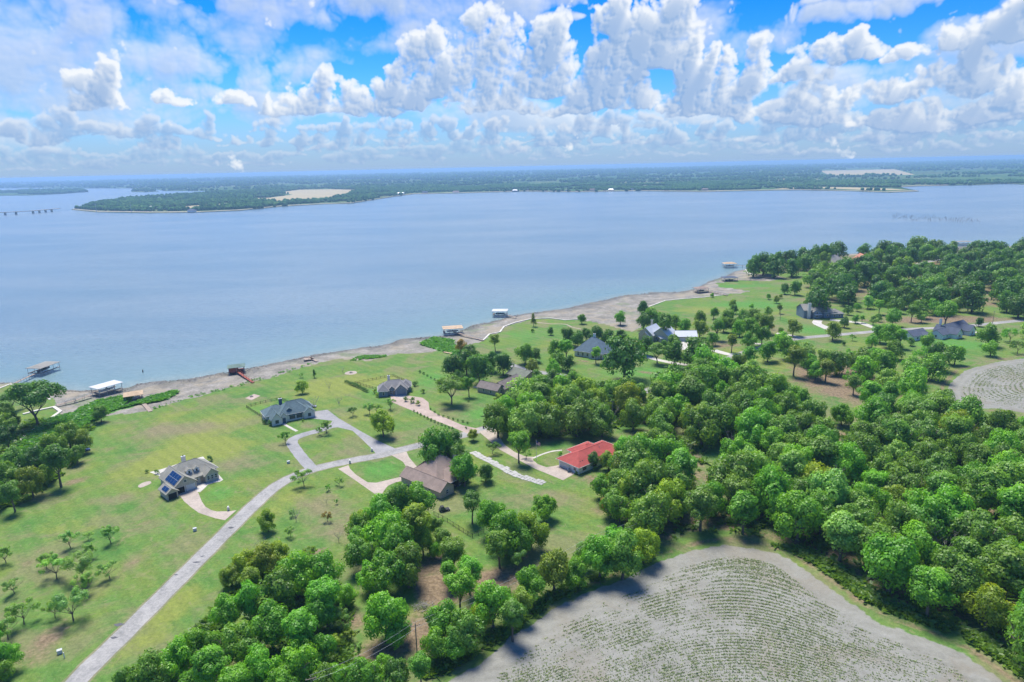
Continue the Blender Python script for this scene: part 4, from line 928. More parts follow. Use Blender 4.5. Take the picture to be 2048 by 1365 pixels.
SETS = [
 ('trees crowded along the left edge of the photo', 'tree in the left edge thicket',
  [(8, 822, 44), (2, 850, 60), (22, 842, 44), (14, 872, 60), (136, 868, 66), (165, 880, 50), (100, 893, 66), (150, 905, 44), (112, 922, 80), (62, 928, 80), (22, 925, 70), (60, 962, 70), (10, 955, 80), (22, 985, 60), (-20, 990, 70), (-30, 880, 70), (88, 945, 50)], 'round', 'nndkno'),
 ('mesquite trees on the left meadow', 'thin tree of the lower left meadow',
  [(8, 1108, 42), (137, 1076, 44), (218, 1066, 46), (178, 1100, 36), (160, 1128, 70), (108, 1132, 60), (216, 1138, 44), (168, 1166, 56), (42, 1222, 62), (140, 1208, 78), (106, 1216, 44), (25, 1170, 40), (10, 1252, 60), (90, 1120, 40), (175, 1070, 20)], 'airy', 'lslls'),
 ('bushes in the lower left corner', 'dense bush in the lower left corner', [(12, 1312, 70), (0, 1345, 60), (-20, 1280, 60)], 'round', 'bn'),
 ('big clump below the brown roofed house', 'tree in the clump below the brown roofed house',
  [(835, 1002, 66), (795, 1004, 74), (760, 1028, 70), (832, 1046, 74), (770, 1070, 86), (724, 1054, 54), (798, 1092, 84), (730, 1104, 66), (712, 1078, 44), (845, 1082, 50), (770, 1142, 80), (815, 1130, 76), (742, 1150, 54), (872, 1050, 36), (868, 1100, 30)], 'round', 'bnbybn'),
 ('trees right of the big clump', 'upright tree between big clump and black fence', [(905, 1104, 62), (938, 1142, 58), (918, 1172, 66), (884, 1076, 40), (896, 1140, 44)], 'tall', 'nbb'),
 ('thick trees against the vacant lot', 'full tree below the fenced yard', [(985, 1032, 66), (1010, 1062, 80), (1062, 1058, 66), (998, 1088, 60), (1040, 1080, 60)], 'round', 'bbynb'),
 ('tree row along the ploughed field', 'tree in the row along the near ploughed field',
  [(885, 1242, 76), (930, 1258, 76), (985, 1208, 84), (1024, 1232, 64), (962, 1232, 50), (1062, 1168, 66), (1108, 1138, 76), (1152, 1146, 52), (1166, 1104, 40), (1200, 1112, 74), (1246, 1108, 84), (1288, 1088, 62), (1228, 1082, 56), (1044, 1200, 50), (868, 1290, 60), (1272, 1062, 50), (908, 1295, 50)], 'round', 'bnbnybo'),
 ('scrub along the bottom edge', 'low tree at the bottom edge left of the field', [(735, 1345, 70), (682, 1352, 60), (790, 1350, 60), (840, 1335, 56), (770, 1320, 30), (648, 1362, 60)], 'round', 'bbn'),
 ('near wood at the lower left', 'tree in the near wood right of the road',
  [(640, 1148, 76), (590, 1150, 84), (556, 1188, 84), (648, 1192, 76), (506, 1200, 76), (452, 1224, 64), (540, 1250, 84), (470, 1286, 84), (598, 1262, 84), (632, 1228, 70), (404, 1290, 70), (352, 1320, 72), (300, 1346, 76), (420, 1336, 84), (522, 1338, 84), (596, 1330, 84), (644, 1300, 60), (250, 1362, 50), (470, 1365, 70), (380, 1370, 60), (690, 1192, 40), (560, 1375, 70)], 'round', 'bbnbb'),
 ('yellowish trees at the top of the near wood', 'tree at the upper edge of the near wood', [(488, 1128, 54), (528, 1120, 60), (560, 1112, 50), (500, 1160, 50), (462, 1150, 40), (720, 1040, 36)], 'round', 'yoy'),
 ('light trees at the right side of the near wood', 'thin tree on the right edge of the near wood', [(684, 1238, 56), (668, 1284, 44), (700, 1270, 34), (716, 1300, 36), (618, 1105, 34)], 'airy', 'lyo'),
 ('olive trees behind the red roofed house', 'tree right of the red roofed house',
  [(1218, 920, 44), (1250, 900, 60), (1286, 888, 56), (1318, 878, 50), (1240, 950, 66), (1288, 938, 66), (1332, 930, 60), (1208, 972, 58), (1262, 980, 66), (1318, 975, 56), (1362, 968, 60), (1348, 1000, 56), (1312, 1030, 50)], 'round', 'obynob'),
 ('dark oaks above the ranch house', 'oak above the brown ranch house', [(908, 732, 58), (932, 722, 52), (958, 735, 62), (940, 708, 42), (980, 722, 40), (1006, 726, 46), (918, 755, 36)], 'round', 'kkdk'),
 ('trees between the ranch house and the blue hipped house', 'tree between ranch house and blue hipped house',
  [(1050, 705, 44), (1072, 708, 30), (1110, 696, 44), (1133, 694, 40), (1116, 716, 40), (1136, 724, 34), (1080, 772, 54), (1106, 762, 46), (1074, 750, 26), (1146, 766, 46), (1163, 770, 40), (1116, 792, 50), (1092, 790, 40), (1056, 790, 40)], 'round', 'ndnbnd'),
 ('trees behind the blue hipped house', 'tree behind the blue hipped house', [(1136, 671, 38), (1156, 676, 36), (1172, 668, 28), (1192, 670, 40), (1214, 676, 36), (1240, 671, 28)], 'round', 'kdk'),
 ('trees around the white metal roofed house', 'tree around the white metal roofed house',
  [(1287, 615, 34), (1288, 640, 40), (1306, 634, 46), (1330, 648, 46), (1352, 643, 36), (1368, 652, 32), (1290, 690, 38), (1349, 705, 48), (1347, 686, 36), (1330, 690, 26), (1395, 700, 64), (1412, 724, 70), (1380, 712, 40), (1360, 745, 32), (1392, 745, 56), (1430, 738, 40)], 'round', 'kdndnb'),
 ('park trees in the middle distance', 'rounded tree of the open park below the point',
  [(1400, 634, 34), (1428, 625, 24), (1400, 656, 38), (1435, 654, 36), (1468, 617, 20), (1465, 607, 18), (1457, 634, 34), (1425, 676, 28), (1464, 682, 32), (1496, 678, 36), (1466, 650, 30), (1486, 634, 38), (1508, 632, 38), (1500, 656, 48), (1532, 646, 40), (1480, 655, 34), (1525, 668, 38), (1536, 622, 22), (1560, 616, 16), (1537, 592, 13), (1553, 598, 16), (1504, 612, 12), (1448, 648, 30), (1515, 640, 30), (1562, 661, 14), (1425, 590, 10), (1562, 592, 10)], 'round', 'nbobnl'),
 ('bushy trees right of the gravel road', 'bushy tree below the park',
  [(1537, 700, 44), (1562, 680, 36), (1576, 692, 52), (1590, 714, 52), (1612, 706, 50), (1648, 714, 38), (1622, 728, 46), (1632, 740, 40), (1500, 712, 40), (1475, 725, 44), (1500, 740, 44)], 'round', 'bbbosl'),
 ('roadside trees above the white farmhouse', 'tree in the scrub above the white farmhouse',
  [(1697, 619, 20), (1715, 613, 18), (1737, 602, 28), (1760, 610, 26), (1790, 592, 28), (1792, 607, 34), (1820, 604, 30), (1787, 632, 36), (1725, 636, 14), (1712, 637, 18), (1747, 639, 20), (1758, 635, 16), (1844, 617, 36), (1893, 622, 50), (1844, 632, 24), (1870, 612, 34), (1915, 607, 30), (1860, 600, 30), (1825, 622, 30), (1770, 600, 24)], 'round', 'nblbsn'),
 ('trees below the outbuilding', 'tree on the meadow left of the white farmhouse',
  [(1784, 668, 50), (1762, 665, 40), (1822, 682, 18), (1803, 672, 34), (1745, 680, 30)], 'round', 'bbn'),
]
for grp, lab, pts, kd, tints in SETS:
    order = sorted(range(len(pts)), key=lambda q: pts[q][0])
    for i, (x, y, w) in enumerate(pts):
        k2 = kd; oi_ = order.index(i)
        if kd == 'round' and i % 5 == 3: k2 = 'tall'
        tree(x, y, w * (1.12 if kd == 'airy' else 1.14 if y > 980 and x > 240 else .88 if x < 200 else .96), k2, tints[i % len(tints)], TWORD[tints[i % len(tints)]] + lab + ', ' + ordinal(oi_, len(pts)), grp)

# woods: every crown its own tree, the nearest ones; the rest one mass
def fill(poly, spacing, wm, grp, lab, tints, excl=(), ymax=None, kinds=('round', 'round', 'round', 'tall'), seed=1, cap=999):
    P = ups(poly, 7.0); rg = np.random.default_rng(seed); lo = P.min(0); hi = P.max(0); got = []
    ex = [ups(e, 7.0) for e in excl]
    cand = rg.uniform(lo, hi, (9000, 2)); cand = cand[inside(cand, P)]
    for e in ex: cand = cand[~inside(cand, e)]
    cand = cand[(sdf(cand, field_a) < -6.5) & (sdf(cand, field_b) < -7.5)]
    cand = cand[np.abs(cand[:, 0]) < cand[:, 1] * .82 + 12]
    pl = [(a, b, c * .62) for a, b, c in PLACED]
    for c in cand:
        sp = spacing * (1 + max(c[1] - 250, 0) / 2500.)
        if all((c[0] - g[0]) ** 2 + (c[1] - g[1]) ** 2 > (g[2]) ** 2 for g in pl) and all((c[0] - g[0]) ** 2 + (c[1] - g[1]) ** 2 > sp ** 2 for g in got): got.append(tuple(c))
    return got, rg
def plant_world(x, y, w, kd, tint, lab, grp, nm=None):
    v = int(rt.integers(0, NV[kd])); far = 0 if y < 300 else 1
    root = empty(nm or {'round': 'broadleaf_tree', 'tall': 'tall_tree', 'airy': 'mesquite_tree', 'spread': 'spreading_oak'}[kd], (x, y, 0), float(rt.uniform(0, 6.28)), lab, 'tree', grp)
    R_ = w / 2; H_ = R_ * {'round': 1.85, 'tall': 2.25, 'airy': 1.75, 'spread': 1.8}[kd]
    t = link_obj('trunk', TRUNK[kd, v], root); t.scale = (w, w, H_)
    c = link_obj('crown', CROWN[kd, v, far], root); cz = H_ * .50
    c.location = (0, 0, cz); c.scale = (R_ * float(rt.uniform(.86, 1.16)), R_ * float(rt.uniform(.86, 1.16)), (H_ - cz) / {'round': .8, 'tall': 1.2, 'airy': .7, 'spread': .6}[kd])
    c.rotation_euler = (float(rt.uniform(-.15, .15)), float(rt.uniform(-.15, .15)), 0)
    tc = TINT[tint]; j = rt.uniform(.82, 1.2); jh = rt.uniform(.93, 1.12)
    c.color = (tc[0] * j * jh, tc[1] * j, tc[2] * j / jh, 1)
    PLACED.append((x, y, R_))
clearing = [(1330, 872), (1405, 880), (1440, 930), (1480, 950), (1400, 985), (1350, 930)]
red_yard = [(1010, 850), (1300, 850), (1320, 880), (1215, 985), (1100, 990), (1000, 900)]
wa, rg = fill(WOOD_A, 8.3, 12, '', '', '', [clearing, red_yard], seed=4)
wa.sort(key=lambda c: c[1])
fd = sdf(np.array(wa), field_a); fr = sorted([i for i in range(len(wa)) if fd[i] > -17 and abs(wa[i][0]) < wa[i][1] * .74], key=lambda i: wa[i][0] / wa[i][1]); FR = {i: k for k, i in enumerate(fr)}
WT = 'nnbnbnnbndnlnbny'
for i, (x, y) in enumerate(wa):
    kd = ('round', 'round', 'tall', 'round')[int(rg.integers(0, 4))]
    near = y < 235
    if i % 41 == 17:
        r_t = empty('bare_tree', (x, y, 0), rg.uniform(0, 6), 'bare grey crown poking out of the dense wood', 'tree', 'bare trees in the dense wood'); c_t = link_obj('branches', TRUNK['dead', i % 3], r_t); c_t.scale = (11, 11, 13); continue
    plant_world(x, y, rg.uniform(11.5, 18.0), kd, WT[int(rg.integers(0, len(WT)))],
                ('tree in the front row of the dense wood facing the near field, ' + ordinal(FR[i], len(fr))) if i in FR else 'broad tree in the near half of the dense wood right of the vacant lot' if near else 'broad tree in the far half of the dense wood below the houses',
                'front row of the dense wood' if i in FR else 'near trees of the dense wood' if near else 'far trees of the dense wood')
WOOD_B = [(1640, 745), (1700, 700), (1760, 690), (1830, 700), (1900, 690), (1960, 675), (1990, 665), (2048, 655), (2200, 650), (2200, 712), (2048, 708), (1960, 722), (1905, 755), (1885, 800), (1860, 830), (1760, 850), (1700, 840), (1650, 800), (1700, 775)]
wb, rg = fill(WOOD_B, 11.5, 12, '', '', '', [[(1620, 740), (1700, 745), (1710, 800), (1640, 820)], [(1860, 650), (1990, 655), (1960, 700), (1870, 705)]], seed=6)
for i, (x, y) in enumerate(wb):
    plant_world(x, y, rg.uniform(9, 16), ('round', 'round', 'tall', 'airy')[int(rg.integers(0, 4))], 'nbblobnd'[int(rg.integers(0, 8))], 'mid green tree in the belt between the right hand field and the road', 'trees of the belt left of the right hand field')
far_ex = [[(1735, 528), (1800, 533), (1850, 518), (1890, 515), (1890, 528), (1840, 545), (1760, 545)], [(1905, 497), (1950, 497), (1950, 512), (1905, 512)], [(1850, 528), (1900, 530), (1900, 548), (1850, 548)], [(1650, 510), (1740, 508), (1735, 532), (1645, 536)]]
wc, rg = fill(WOOD_C, 15.5, 14, '', '', '', far_ex, seed=9)
wc.sort(key=lambda c: c[1])
print('woods', len(wa), len(wb), len(wc))
for i, (x, y) in enumerate(wc[:230]):
    plant_world(x, y, rg.uniform(16, 24), ('round', 'round', 'spread', 'round')[int(rg.integers(0, 4))], 'dkdnkd'[int(rg.integers(0, 6))], 'dark tree in the distant wood along the right hand shore', 'distant shore wood', 'shore_broadleaf')  # ordinary broadleaf trees like the other woods, not a species of their own
rest = np.array(wc[230:]) if len(wc) > 230 else np.zeros((0, 2))
if len(rest): gn_crowns('shore_woodland', rest, rt.uniform(7, 9.5, len(rest)), 'farthest dark woodland on the right hand shore')

# ------------------------------------------------------------------ road, drives and paths
def ribbon(name, pts, width, z, mat, kind='structure', world=False, parent=None):
    P = catmull(ups(pts) if not world else pts, 6)
    vs = []; 
    for i, p in enumerate(P):
        d = P[min(i + 1, len(P) - 1)] - P[max(i - 1, 0)]; d = d / max(np.linalg.norm(d), 1e-6); n = np.array([-d[1], d[0]])
        w = width / 2 * (1 + .03 * sin(i * 1.7))
        vs += [(*(p + n * w), z), (*(p - n * w), z)]
    fs = [(2 * i, 2 * i + 1, 2 * i + 3, 2 * i + 2) for i in range(len(P) - 1)]
    me = bpy.data.meshes.new(name); me.from_pydata(vs, [], fs); me.materials.append(mat); me.update()
    return link_obj(name, me, parent, kind=kind)
def asphalt(name, light, mid, dark, rough_edge=True):
    mt, nt, out = new_mat(name)
    geo = nt.n('ShaderNodeNewGeometry').outputs['Position']
    n1 = nt.noise(geo, 0.16, 6, 0.7, .5); n2 = nt.noise(geo, 1.3, 6, 0.75, .5); n3 = nt.noise(geo, 9.0, 2, .6)
    c = nt.ramp(nt.math('ADD', nt.math('MULTIPLY', n1, .45), nt.math('ADD', nt.math('MULTIPLY', n2, .4), nt.math('MULTIPLY', n3, .15))), [(.36, dark), (.5, mid), (.62, light)])
    b = nt.n('ShaderNodeBsdfPrincipled', i_Roughness=.9); b.inputs['Specular IOR Level'].default_value = .2; nt.link(c, b.inputs['Base Color'])
    nt.link(b.outputs[0], out.inputs[0]); return mt
ROADM = asphalt('worn_asphalt', (.42, .40, .36), (.31, .30, .275), (.17, .17, .16))
GREYD = asphalt('grey_concrete', (.36, .35, .335), (.295, .29, .28), (.20, .20, .195))
TAND = asphalt('tan_concrete', (.50, .42, .34), (.41, .345, .28), (.28, .24, .20))
PINKD = asphalt('pinkish_gravel', (.50, .40, .33), (.41, .32, .26), (.28, .22, .18))
WHITED = asphalt('pale_concrete', (.62, .58, .51), (.50, .47, .41), (.34, .32, .28))
VERGE = asphalt('gravel_verge', (.30, .27, .18), (.20, .20, .10), (.12, .15, .05))
road_pts = [(30, 1520), (150, 1367), (242, 1275), (335, 1182), (425, 1092), (502, 1016), (545, 978), (580, 957), (630, 938), (700, 922), (760, 911), (830, 893), (875, 884), (925, 871), (980, 855), (1030, 844), (1090, 832), (1180, 812), (1300, 780), (1400, 742), (1460, 716), (1497, 703), (1550, 688), (1600, 677), (1700, 668), (1790, 660), (1900, 655), (1960, 650), (2048, 641), (2300, 620)]
ribbon('road_verge', road_pts, 6.6, 0.010, VERGE)
ribbon('road', road_pts, 5.3, 0.022, ROADM)
DARKP = asphalt('road_patch', (.16, .16, .165), (.10, .10, .105), (.07, .07, .07))
for (x, y, rx, ry) in [(238, 1250, 1.3, .6), (228, 1276, .9, .4), (405, 1113, .7, .3), (393, 1125, 1.2, .4), (352, 1150, .6, .3), (462, 1056, 1.0, .5)]:
    cx, cy = up(x, y)
    flat('road_patch', np.array([(cx + cos(a) * rx * (1 + .2 * sin(3 * a)), cy + sin(a) * ry * (1 + .25 * cos(4 * a))) for a in np.linspace(0, 6.28, 13)[:-1]]), 0.027, DARKP)
ribbon('far_road', [(1700, 541), (1755, 536), (1790, 538), (1803, 539), (1839, 528), (1875, 520), (1905, 516)], 7, 0.03, ROADM)
ribbon('far_road', [(1640, 535), (1700, 534), (1760, 535)], 4, 0.034, WHITED)
flat('driveway', [(351.5, 991), (391, 977.5), (397, 987), (404, 1004), (411, 1014), (423, 1021), (434, 1023.5), (460, 1023), (473, 1021), (450, 1041), (430, 1037), (398, 1026.5), (382, 1015), (368, 1003), (361, 993)], 0.030, TAND)
flat('house_pad', [(326, 938), (362, 926), (406, 913.5), (446.5, 960), (440, 964), (428, 966), (416, 970), (407, 979), (400, 985), (394, 984), (352, 994), (330, 972), (318, 952), (299, 945)], 0.026, WHITED)
flat('driveway', [(617, 825), (655, 820), (677, 837), (725, 865), (760, 884), (794, 899), (752, 908), (745, 900), (725, 880), (705, 862), (675, 855), (655, 858), (665, 842), (620, 837)], 0.030, GREYD)
ribbon('driveway', [(672, 849), (640, 861), (610, 869), (590, 877), (584, 886), (592, 900), (606, 918), (624, 938)], 4.6, 0.034, GREYD)
ribbon('garden_path', [(560, 843), (572, 851), (594, 863)], 1.3, 0.030, WHITED)
flat('driveway', [(781, 793), (812, 791), (845, 796), (857, 805), (859, 820), (875, 829), (925, 851), (960, 859), (938, 869), (905, 855), (862, 838), (825, 822), (800, 812), (783, 804)], 0.030, PINKD)
flat('garage_apron', [(779, 792), (797, 788), (813, 790), (806, 797)], 0.036, WHITED)
flat('driveway', [(676, 938), (697, 931), (700, 938), (712, 950), (735, 965), (752, 966), (790, 957), (820, 950), (822, 960), (792, 965), (776, 972), (768, 982), (760, 995), (746, 986), (709, 960)], 0.030, TAND)
flat('driveway', [(783, 911), (813, 904), (818, 915), (828, 927), (842, 942), (822, 950), (806, 924)], 0.036, TAND)
flat('driveway', [(957, 863), (989, 857), (1008, 889), (1030, 905), (1052, 914), (1067, 914), (1066, 921), (1076, 929), (1093, 935), (1117, 931), (1152, 946.5), (1126, 961), (1070, 938), (1040, 922), (1000, 900), (972, 876)], 0.030, TAND)
ribbon('garden_path', [(1066, 917), (1085, 909), (1105, 903), (1124, 901)], 1.0, 0.034, WHITED)
ribbon('garden_path', [(947.6, 773.7), (965, 780), (986, 788.5)], 1.2, 0.030, WHITED)
ribbon('driveway', [(1026, 754), (1038, 764), (1055, 774), (1062, 782)], 3.2, 0.030, WHITED)
ribbon('driveway', [(1016, 727), (1035, 735), (1060, 742), (1100, 748), (1130, 752)], 5, 0.030, GREYD)
ribbon('driveway', [(1272, 705), (1284, 710), (1311, 719), (1356, 728), (1387, 730), (1425, 728)], 4, 0.030, WHITED)
ribbon('driveway', [(1428, 701), (1445, 706), (1465, 710), (1489, 708)], 5, 0.034, WHITED)
ribbon('driveway', [(1506, 687), (1522, 689), (1540, 690)], 3.5, 0.034, WHITED)
ribbon('driveway', [(1553, 667), (1575, 670), (1602, 676)], 3.5, 0.034, WHITED)
ribbon('driveway', [(1372, 700), (1366, 690), (1376, 680)], 5, 0.034, WHITED)
ribbon('driveway', [(1636, 641), (1634, 647), (1645, 653), (1662, 660)], 6, 0.034, WHITED)
ribbon('driveway', [(1660, 640), (1690, 643), (1719, 646), (1738, 652), (1762, 660)], 5.5, 0.034, WHITED)
ribbon('driveway', [(1950, 664), (1962, 667), (1980, 670)], 4, 0.030, WHITED)
ribbon('garden_path', [(1072, 645), (1100, 648), (1130, 649), (1145, 655), (1170, 660)], 1.2, 0.030, PINKD)
# seawalls: pale concrete caps standing on the lawn edge
def wall_line(name, pts, w, h, mat, label, cat='seawall'):
    P = ups(pts); mb = MB()
    for a, b in zip(P[:-1], P[1:]):
        d = b - a; L_ = np.linalg.norm(d); d = d / L_; n = np.array([-d[1], d[0]]) * w / 2; e = d * w * .25
        q = [a + n - e, a - n - e, b - n + e, b + n + e]
        mb.hexa([(x, y, -1.4) for x, y in q], [(x, y, h + .002 * (len(mb.v) % 7)) for x, y in q])
    o = mb.build(name, mat); tag(o, label, cat); return o
SEA = asphalt('seawall_concrete', (.74, .70, .60), (.62, .58, .49), (.44, .41, .35))
wall_line('seawall', [(-80, 800), (0, 777), (20, 769), (75, 783), (100, 800)], .9, .25, SEA, 'pale seawall around the lawn at the far left shore')
wall_line('seawall', [(48, 829), (75, 822), (108, 815), (121, 824), (85, 850), (50, 873), (38, 888), (26, 904)], 1.5, .45, SEA, 'wide pale angled seawall below the left dock')
wall_line('seawall', [(967, 681), (979, 669), (1000, 665), (1008, 654), (1030, 646), (1060, 639), (1100, 637), (1130, 641), (1158, 639)], 1.1, .4, SEA, 'zigzag white seawall at the foot of the long tan roofed pier')
wall_line('seawall', [(1298, 614), (1330, 602), (1370, 598), (1410, 595), (1450, 590)], 1.0, .3, SEA, 'straight pale seawall along the point lawn')
wall_line('seawall', [(1492, 540), (1495, 546), (1506, 551)], 1.6, .4, SEA, 'short pale seawall at the tip by the farthest docks')

# ------------------------------------------------------------------ houses
def roof_mat(name, col): return simple(name, col, .9, .14, .5, stripes=('Z', 2.6, .38))
M_ = {
 'greybeige': roof_mat('shingle_greybeige', (.30, .29, .24)), 'slate': roof_mat('shingle_slate', (.13, .19, .20)), 'taupe': roof_mat('shingle_taupe', (.25, .24, .23)),
 'brown': roof_mat('shingle_brown', (.31, .235, .19)), 'red': roof_mat('red_metal_roof', (.40, .085, .070)), 'ranch': roof_mat('shingle_ranch', (.24, .20, .175)), 'olive': roof_mat('shingle_olive', (.20, .215, .16)),
 'blue': roof_mat('shingle_blue', (.13, .185, .22)), 'metal': simple('white_metal_roof', (.60, .62, .64), .45, .06, .4, 0.2), 'weather': roof_mat('shingle_weathered', (.30, .29, .25)), 'navy': roof_mat('shingle_navy', (.10, .12, .16)),
 'terra': roof_mat('terracotta_roof', (.50, .22, .14)), 'tan': roof_mat('tan_dock_roof', (.52, .38, .24)), 'green': roof_mat('green_dock_roof', (.15, .22, .18)), 'whiteroof': simple('white_dock_roof', (.55, .54, .53), .5, .08, .6),
 'cream': simple('cream_stone', (.46, .42, .33), .9, .12, 1.6), 'whiteb': simple('white_brick', (.66, .63, .57), .9, .08, 2), 'bluew': simple('blue_siding', (.18, .235, .28), .8, .08, 1), 'darkblue': simple('dark_blue_siding', (.055, .10, .15), .8, .1, 1),
 'brick': simple('red_brick', (.33, .18, .13), .9, .2, 3), 'tanw': simple('tan_stone', (.40, .34, .25), .9, .15, 2), 'white': simple('white_paint', (.74, .74, .73), .7, .04, 1), 'trim': simple('white_trim', (.72, .70, .66), .7, .04, 2),
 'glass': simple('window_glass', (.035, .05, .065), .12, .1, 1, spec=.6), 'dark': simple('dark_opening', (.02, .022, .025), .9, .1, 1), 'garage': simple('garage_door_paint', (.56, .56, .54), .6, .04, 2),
 'wood': simple('weathered_wood', (.33, .26, .20), .9, .18, 2), 'redwood': simple('red_wood', (.30, .09, .06), .9, .15, 2), 'steel': simple('galvanised_steel', (.40, .42, .43), .5, .08, 2, .4), 'black': simple('black_paint', (.02, .02, .022), .6, .1, 2),
 'solar': simple('solar_cells', (.012, .035, .10), .15, .15, 3, spec=.6), 'pole': simple('utility_pole_wood', (.22, .18, .14), .95, .15, 2), 'rubber': simple('tyre_rubber', (.02, .02, .02), .9, .1, 4),
}
class House:
    def __init__(s, name, label, cat, x, y, deg, wallm):
        s.root = empty(name, (x, y, 0), R(deg), label, cat); s.wm = M_[wallm]; s.walls = MB(); s.k = 0
    def wing(s, x0, y0, x1, y1, h, rise, typ='gable', ax='x', roof='taupe', over=.5, z0=-.1, lift=0.0):
        s.k += 1; e = .004 * s.k; rb = MB(); cap = MB(); t = .16
        x0 += e; y0 += e; x1 -= e; y1 -= e
        if typ == 'gable':
            if ax == 'x': half = (y1 - y0) / 2; mid = (y0 + y1) / 2
            else: half = (x1 - x0) / 2; mid = (x0 + x1) / 2
            sl = rise / half
            def P(a, b, z): return (a, b, z) if ax == 'x' else (b, a, z)
            a0, a1 = (x0, x1) if ax == 'x' else (y0, y1)
            v = [P(a0, mid - half, z0), P(a0, mid + half, z0), P(a0, mid + half, h), P(a0, mid, h + rise), P(a0, mid - half, h),
                 P(a1, mid - half, z0), P(a1, mid + half, z0), P(a1, mid + half, h), P(a1, mid, h + rise), P(a1, mid - half, h)]
            f = [(0, 1, 2, 3, 4), (9, 8, 7, 6, 5), (1, 0, 5, 6), (2, 1, 6, 7), (3, 2, 7, 8), (4, 3, 8, 9), (0, 4, 9, 5)]
            if ax == 'x': f = [tuple(reversed(q)) for q in f]
            s.walls.add(v, f)
            g = .02 + lift
            for sg in (-1, 1):
                b0 = mid + sg * (half + over); zb = h - sl * over + g; zt = h + rise + g
                A = [P(a0 - over, b0, zb), P(a1 + over, b0, zb), P(a1 + over, mid, zt), P(a0 - over, mid, zt)]
                B = [(p[0], p[1], p[2] + t) for p in A]
                rb.hexa(A, B)
            cap.tube([P(a0 - over, mid, h + rise + t + g), P(a1 + over, mid, h + rise + t + g)], [.10, .10], 5)
        else:
            s.walls.box(x0, y0, z0, x1, y1, h - .02)
            X0, Y0, X1, Y1 = x0 - over, y0 - over, x1 + over, y1 + over; w, d = X1 - X0, Y1 - Y0; zz = h + .0 + lift
            if typ == 'shed':
                A = [(X0, Y0, zz), (X1, Y0, zz), (X1, Y1, zz + rise), (X0, Y1, zz + rise)] if ax == 'x' else [(X0, Y0, zz + rise), (X1, Y0, zz), (X1, Y1, zz), (X0, Y1, zz + rise)]
                rb.hexa(A, [(p[0], p[1], p[2] + t) for p in A]); cap = None
            else:
                if w >= d: r0, r1 = (X0 + d / 2, (Y0 + Y1) / 2, zz + t + rise), (X1 - d / 2, (Y0 + Y1) / 2, zz + t + rise)
                else: r0, r1 = ((X0 + X1) / 2, Y0 + w / 2, zz + t + rise), ((X0 + X1) / 2, Y1 - w / 2, zz + t + rise)
                v = [(X0, Y0, zz), (X1, Y0, zz), (X1, Y1, zz), (X0, Y1, zz), (X0, Y0, zz + t), (X1, Y0, zz + t), (X1, Y1, zz + t), (X0, Y1, zz + t), r0, (r1[0] + (.01 if w == d else 0), r1[1], r1[2])]
                f = [(3, 2, 1, 0), (0, 1, 5, 4), (1, 2, 6, 5), (2, 3, 7, 6), (3, 0, 4, 7)]
                f += [(4, 5, 9, 8), (5, 6, 9), (6, 7, 8, 9), (7, 4, 8)] if w >= d else [(4, 5, 8), (5, 6, 9, 8), (6, 7, 9), (7, 4, 8, 9)]
                rb.add(v, f)
                cap.tube([r0, r1], [.1, .1], 5)
                cs = [v[4], v[5], v[6], v[7]]; ends = [8, 9, 9, 8] if w >= d else [8, 8, 9, 9]
                for c_, e_ in zip(cs, ends): cap.tube([c_, v[e_]], [.07, .07], 4)
        ro = rb.build('roof', M_[roof], s.root)
        if cap: cap.build('ridge_cap', M_[roof], ro)
        if typ == 'hip':
            X0, Y0, X1, Y1 = x0 - over - .06, y0 - over - .06, x1 + over + .06, y1 + over + .06; zg = h + lift + .02; gb = MB()
            gb.box(X0, Y0 - .08, zg, X1, Y0, zg + .12).box(X0, Y1, zg, X1, Y1 + .08, zg + .12).box(X0 - .08, Y0, zg, X0, Y1, zg + .121).box(X1, Y0, zg, X1 + .08, Y1, zg + .121)
            gb.build('gutter', M_['trim'], ro)
        for q_ in range(2):
            vx = x0 + (x1 - x0) * (.35 + .3 * q_); vy = y0 + (y1 - y0) * .62
            if typ == 'hip' and min(x1 - x0, y1 - y0) > 8: MB().tube([(vx, vy, h + .5), (vx, vy, h + rise * .9 + .3)], [.09, .09], 6).build('vent_pipe', M_['steel'], ro)
        return ro
    def face(s, f, x, y, out):   # local point out from the wall
        return {'-y': (x, y - out), '+y': (x, y + out), '-x': (x - out, y), '+x': (x + out, y)}[f]
    def panel(s, name, f, x, y, z, w, h, mat, out=.05, parent=None, t=.05):
        mb = MB(); c = s.face(f, x, y, out)
        if f[1] == 'y': mb.box(c[0] - w / 2, c[1] - t / 2, z, c[0] + w / 2, c[1] + t / 2, z + h)
        else: mb.box(c[0] - t / 2, c[1] - w / 2, z, c[0] + t / 2, c[1] + w / 2, z + h)
        return mb.build(name, M_[mat], parent or s.root)
    def window(s, f, x, y, z, w=1.0, h=1.4, frame='trim'):
        mb = MB(); c = s.face(f, x, y, .04); b = .09
        def bar(u0, z0, u1, z1):
            if f[1] == 'y': mb.box(c[0] + u0, c[1] - .05, z0, c[0] + u1, c[1] + .05, z1)
            else: mb.box(c[0] - .05, c[1] + u0, z0, c[0] + .05, c[1] + u1, z1)
        bar(-w / 2 - b, z - b, w / 2 + b, z); bar(-w / 2 - b, z + h, w / 2 + b, z + h + b); bar(-w / 2 - b, z, -w / 2, z + h); bar(w / 2, z, w / 2 + b, z + h); bar(-w / 2, z + h * .48, w / 2, z + h * .52)
        o = mb.build('window', M_[frame], s.root)
        s.panel('pane', f, x, y, z, w, h, 'glass', .02, o, .03)
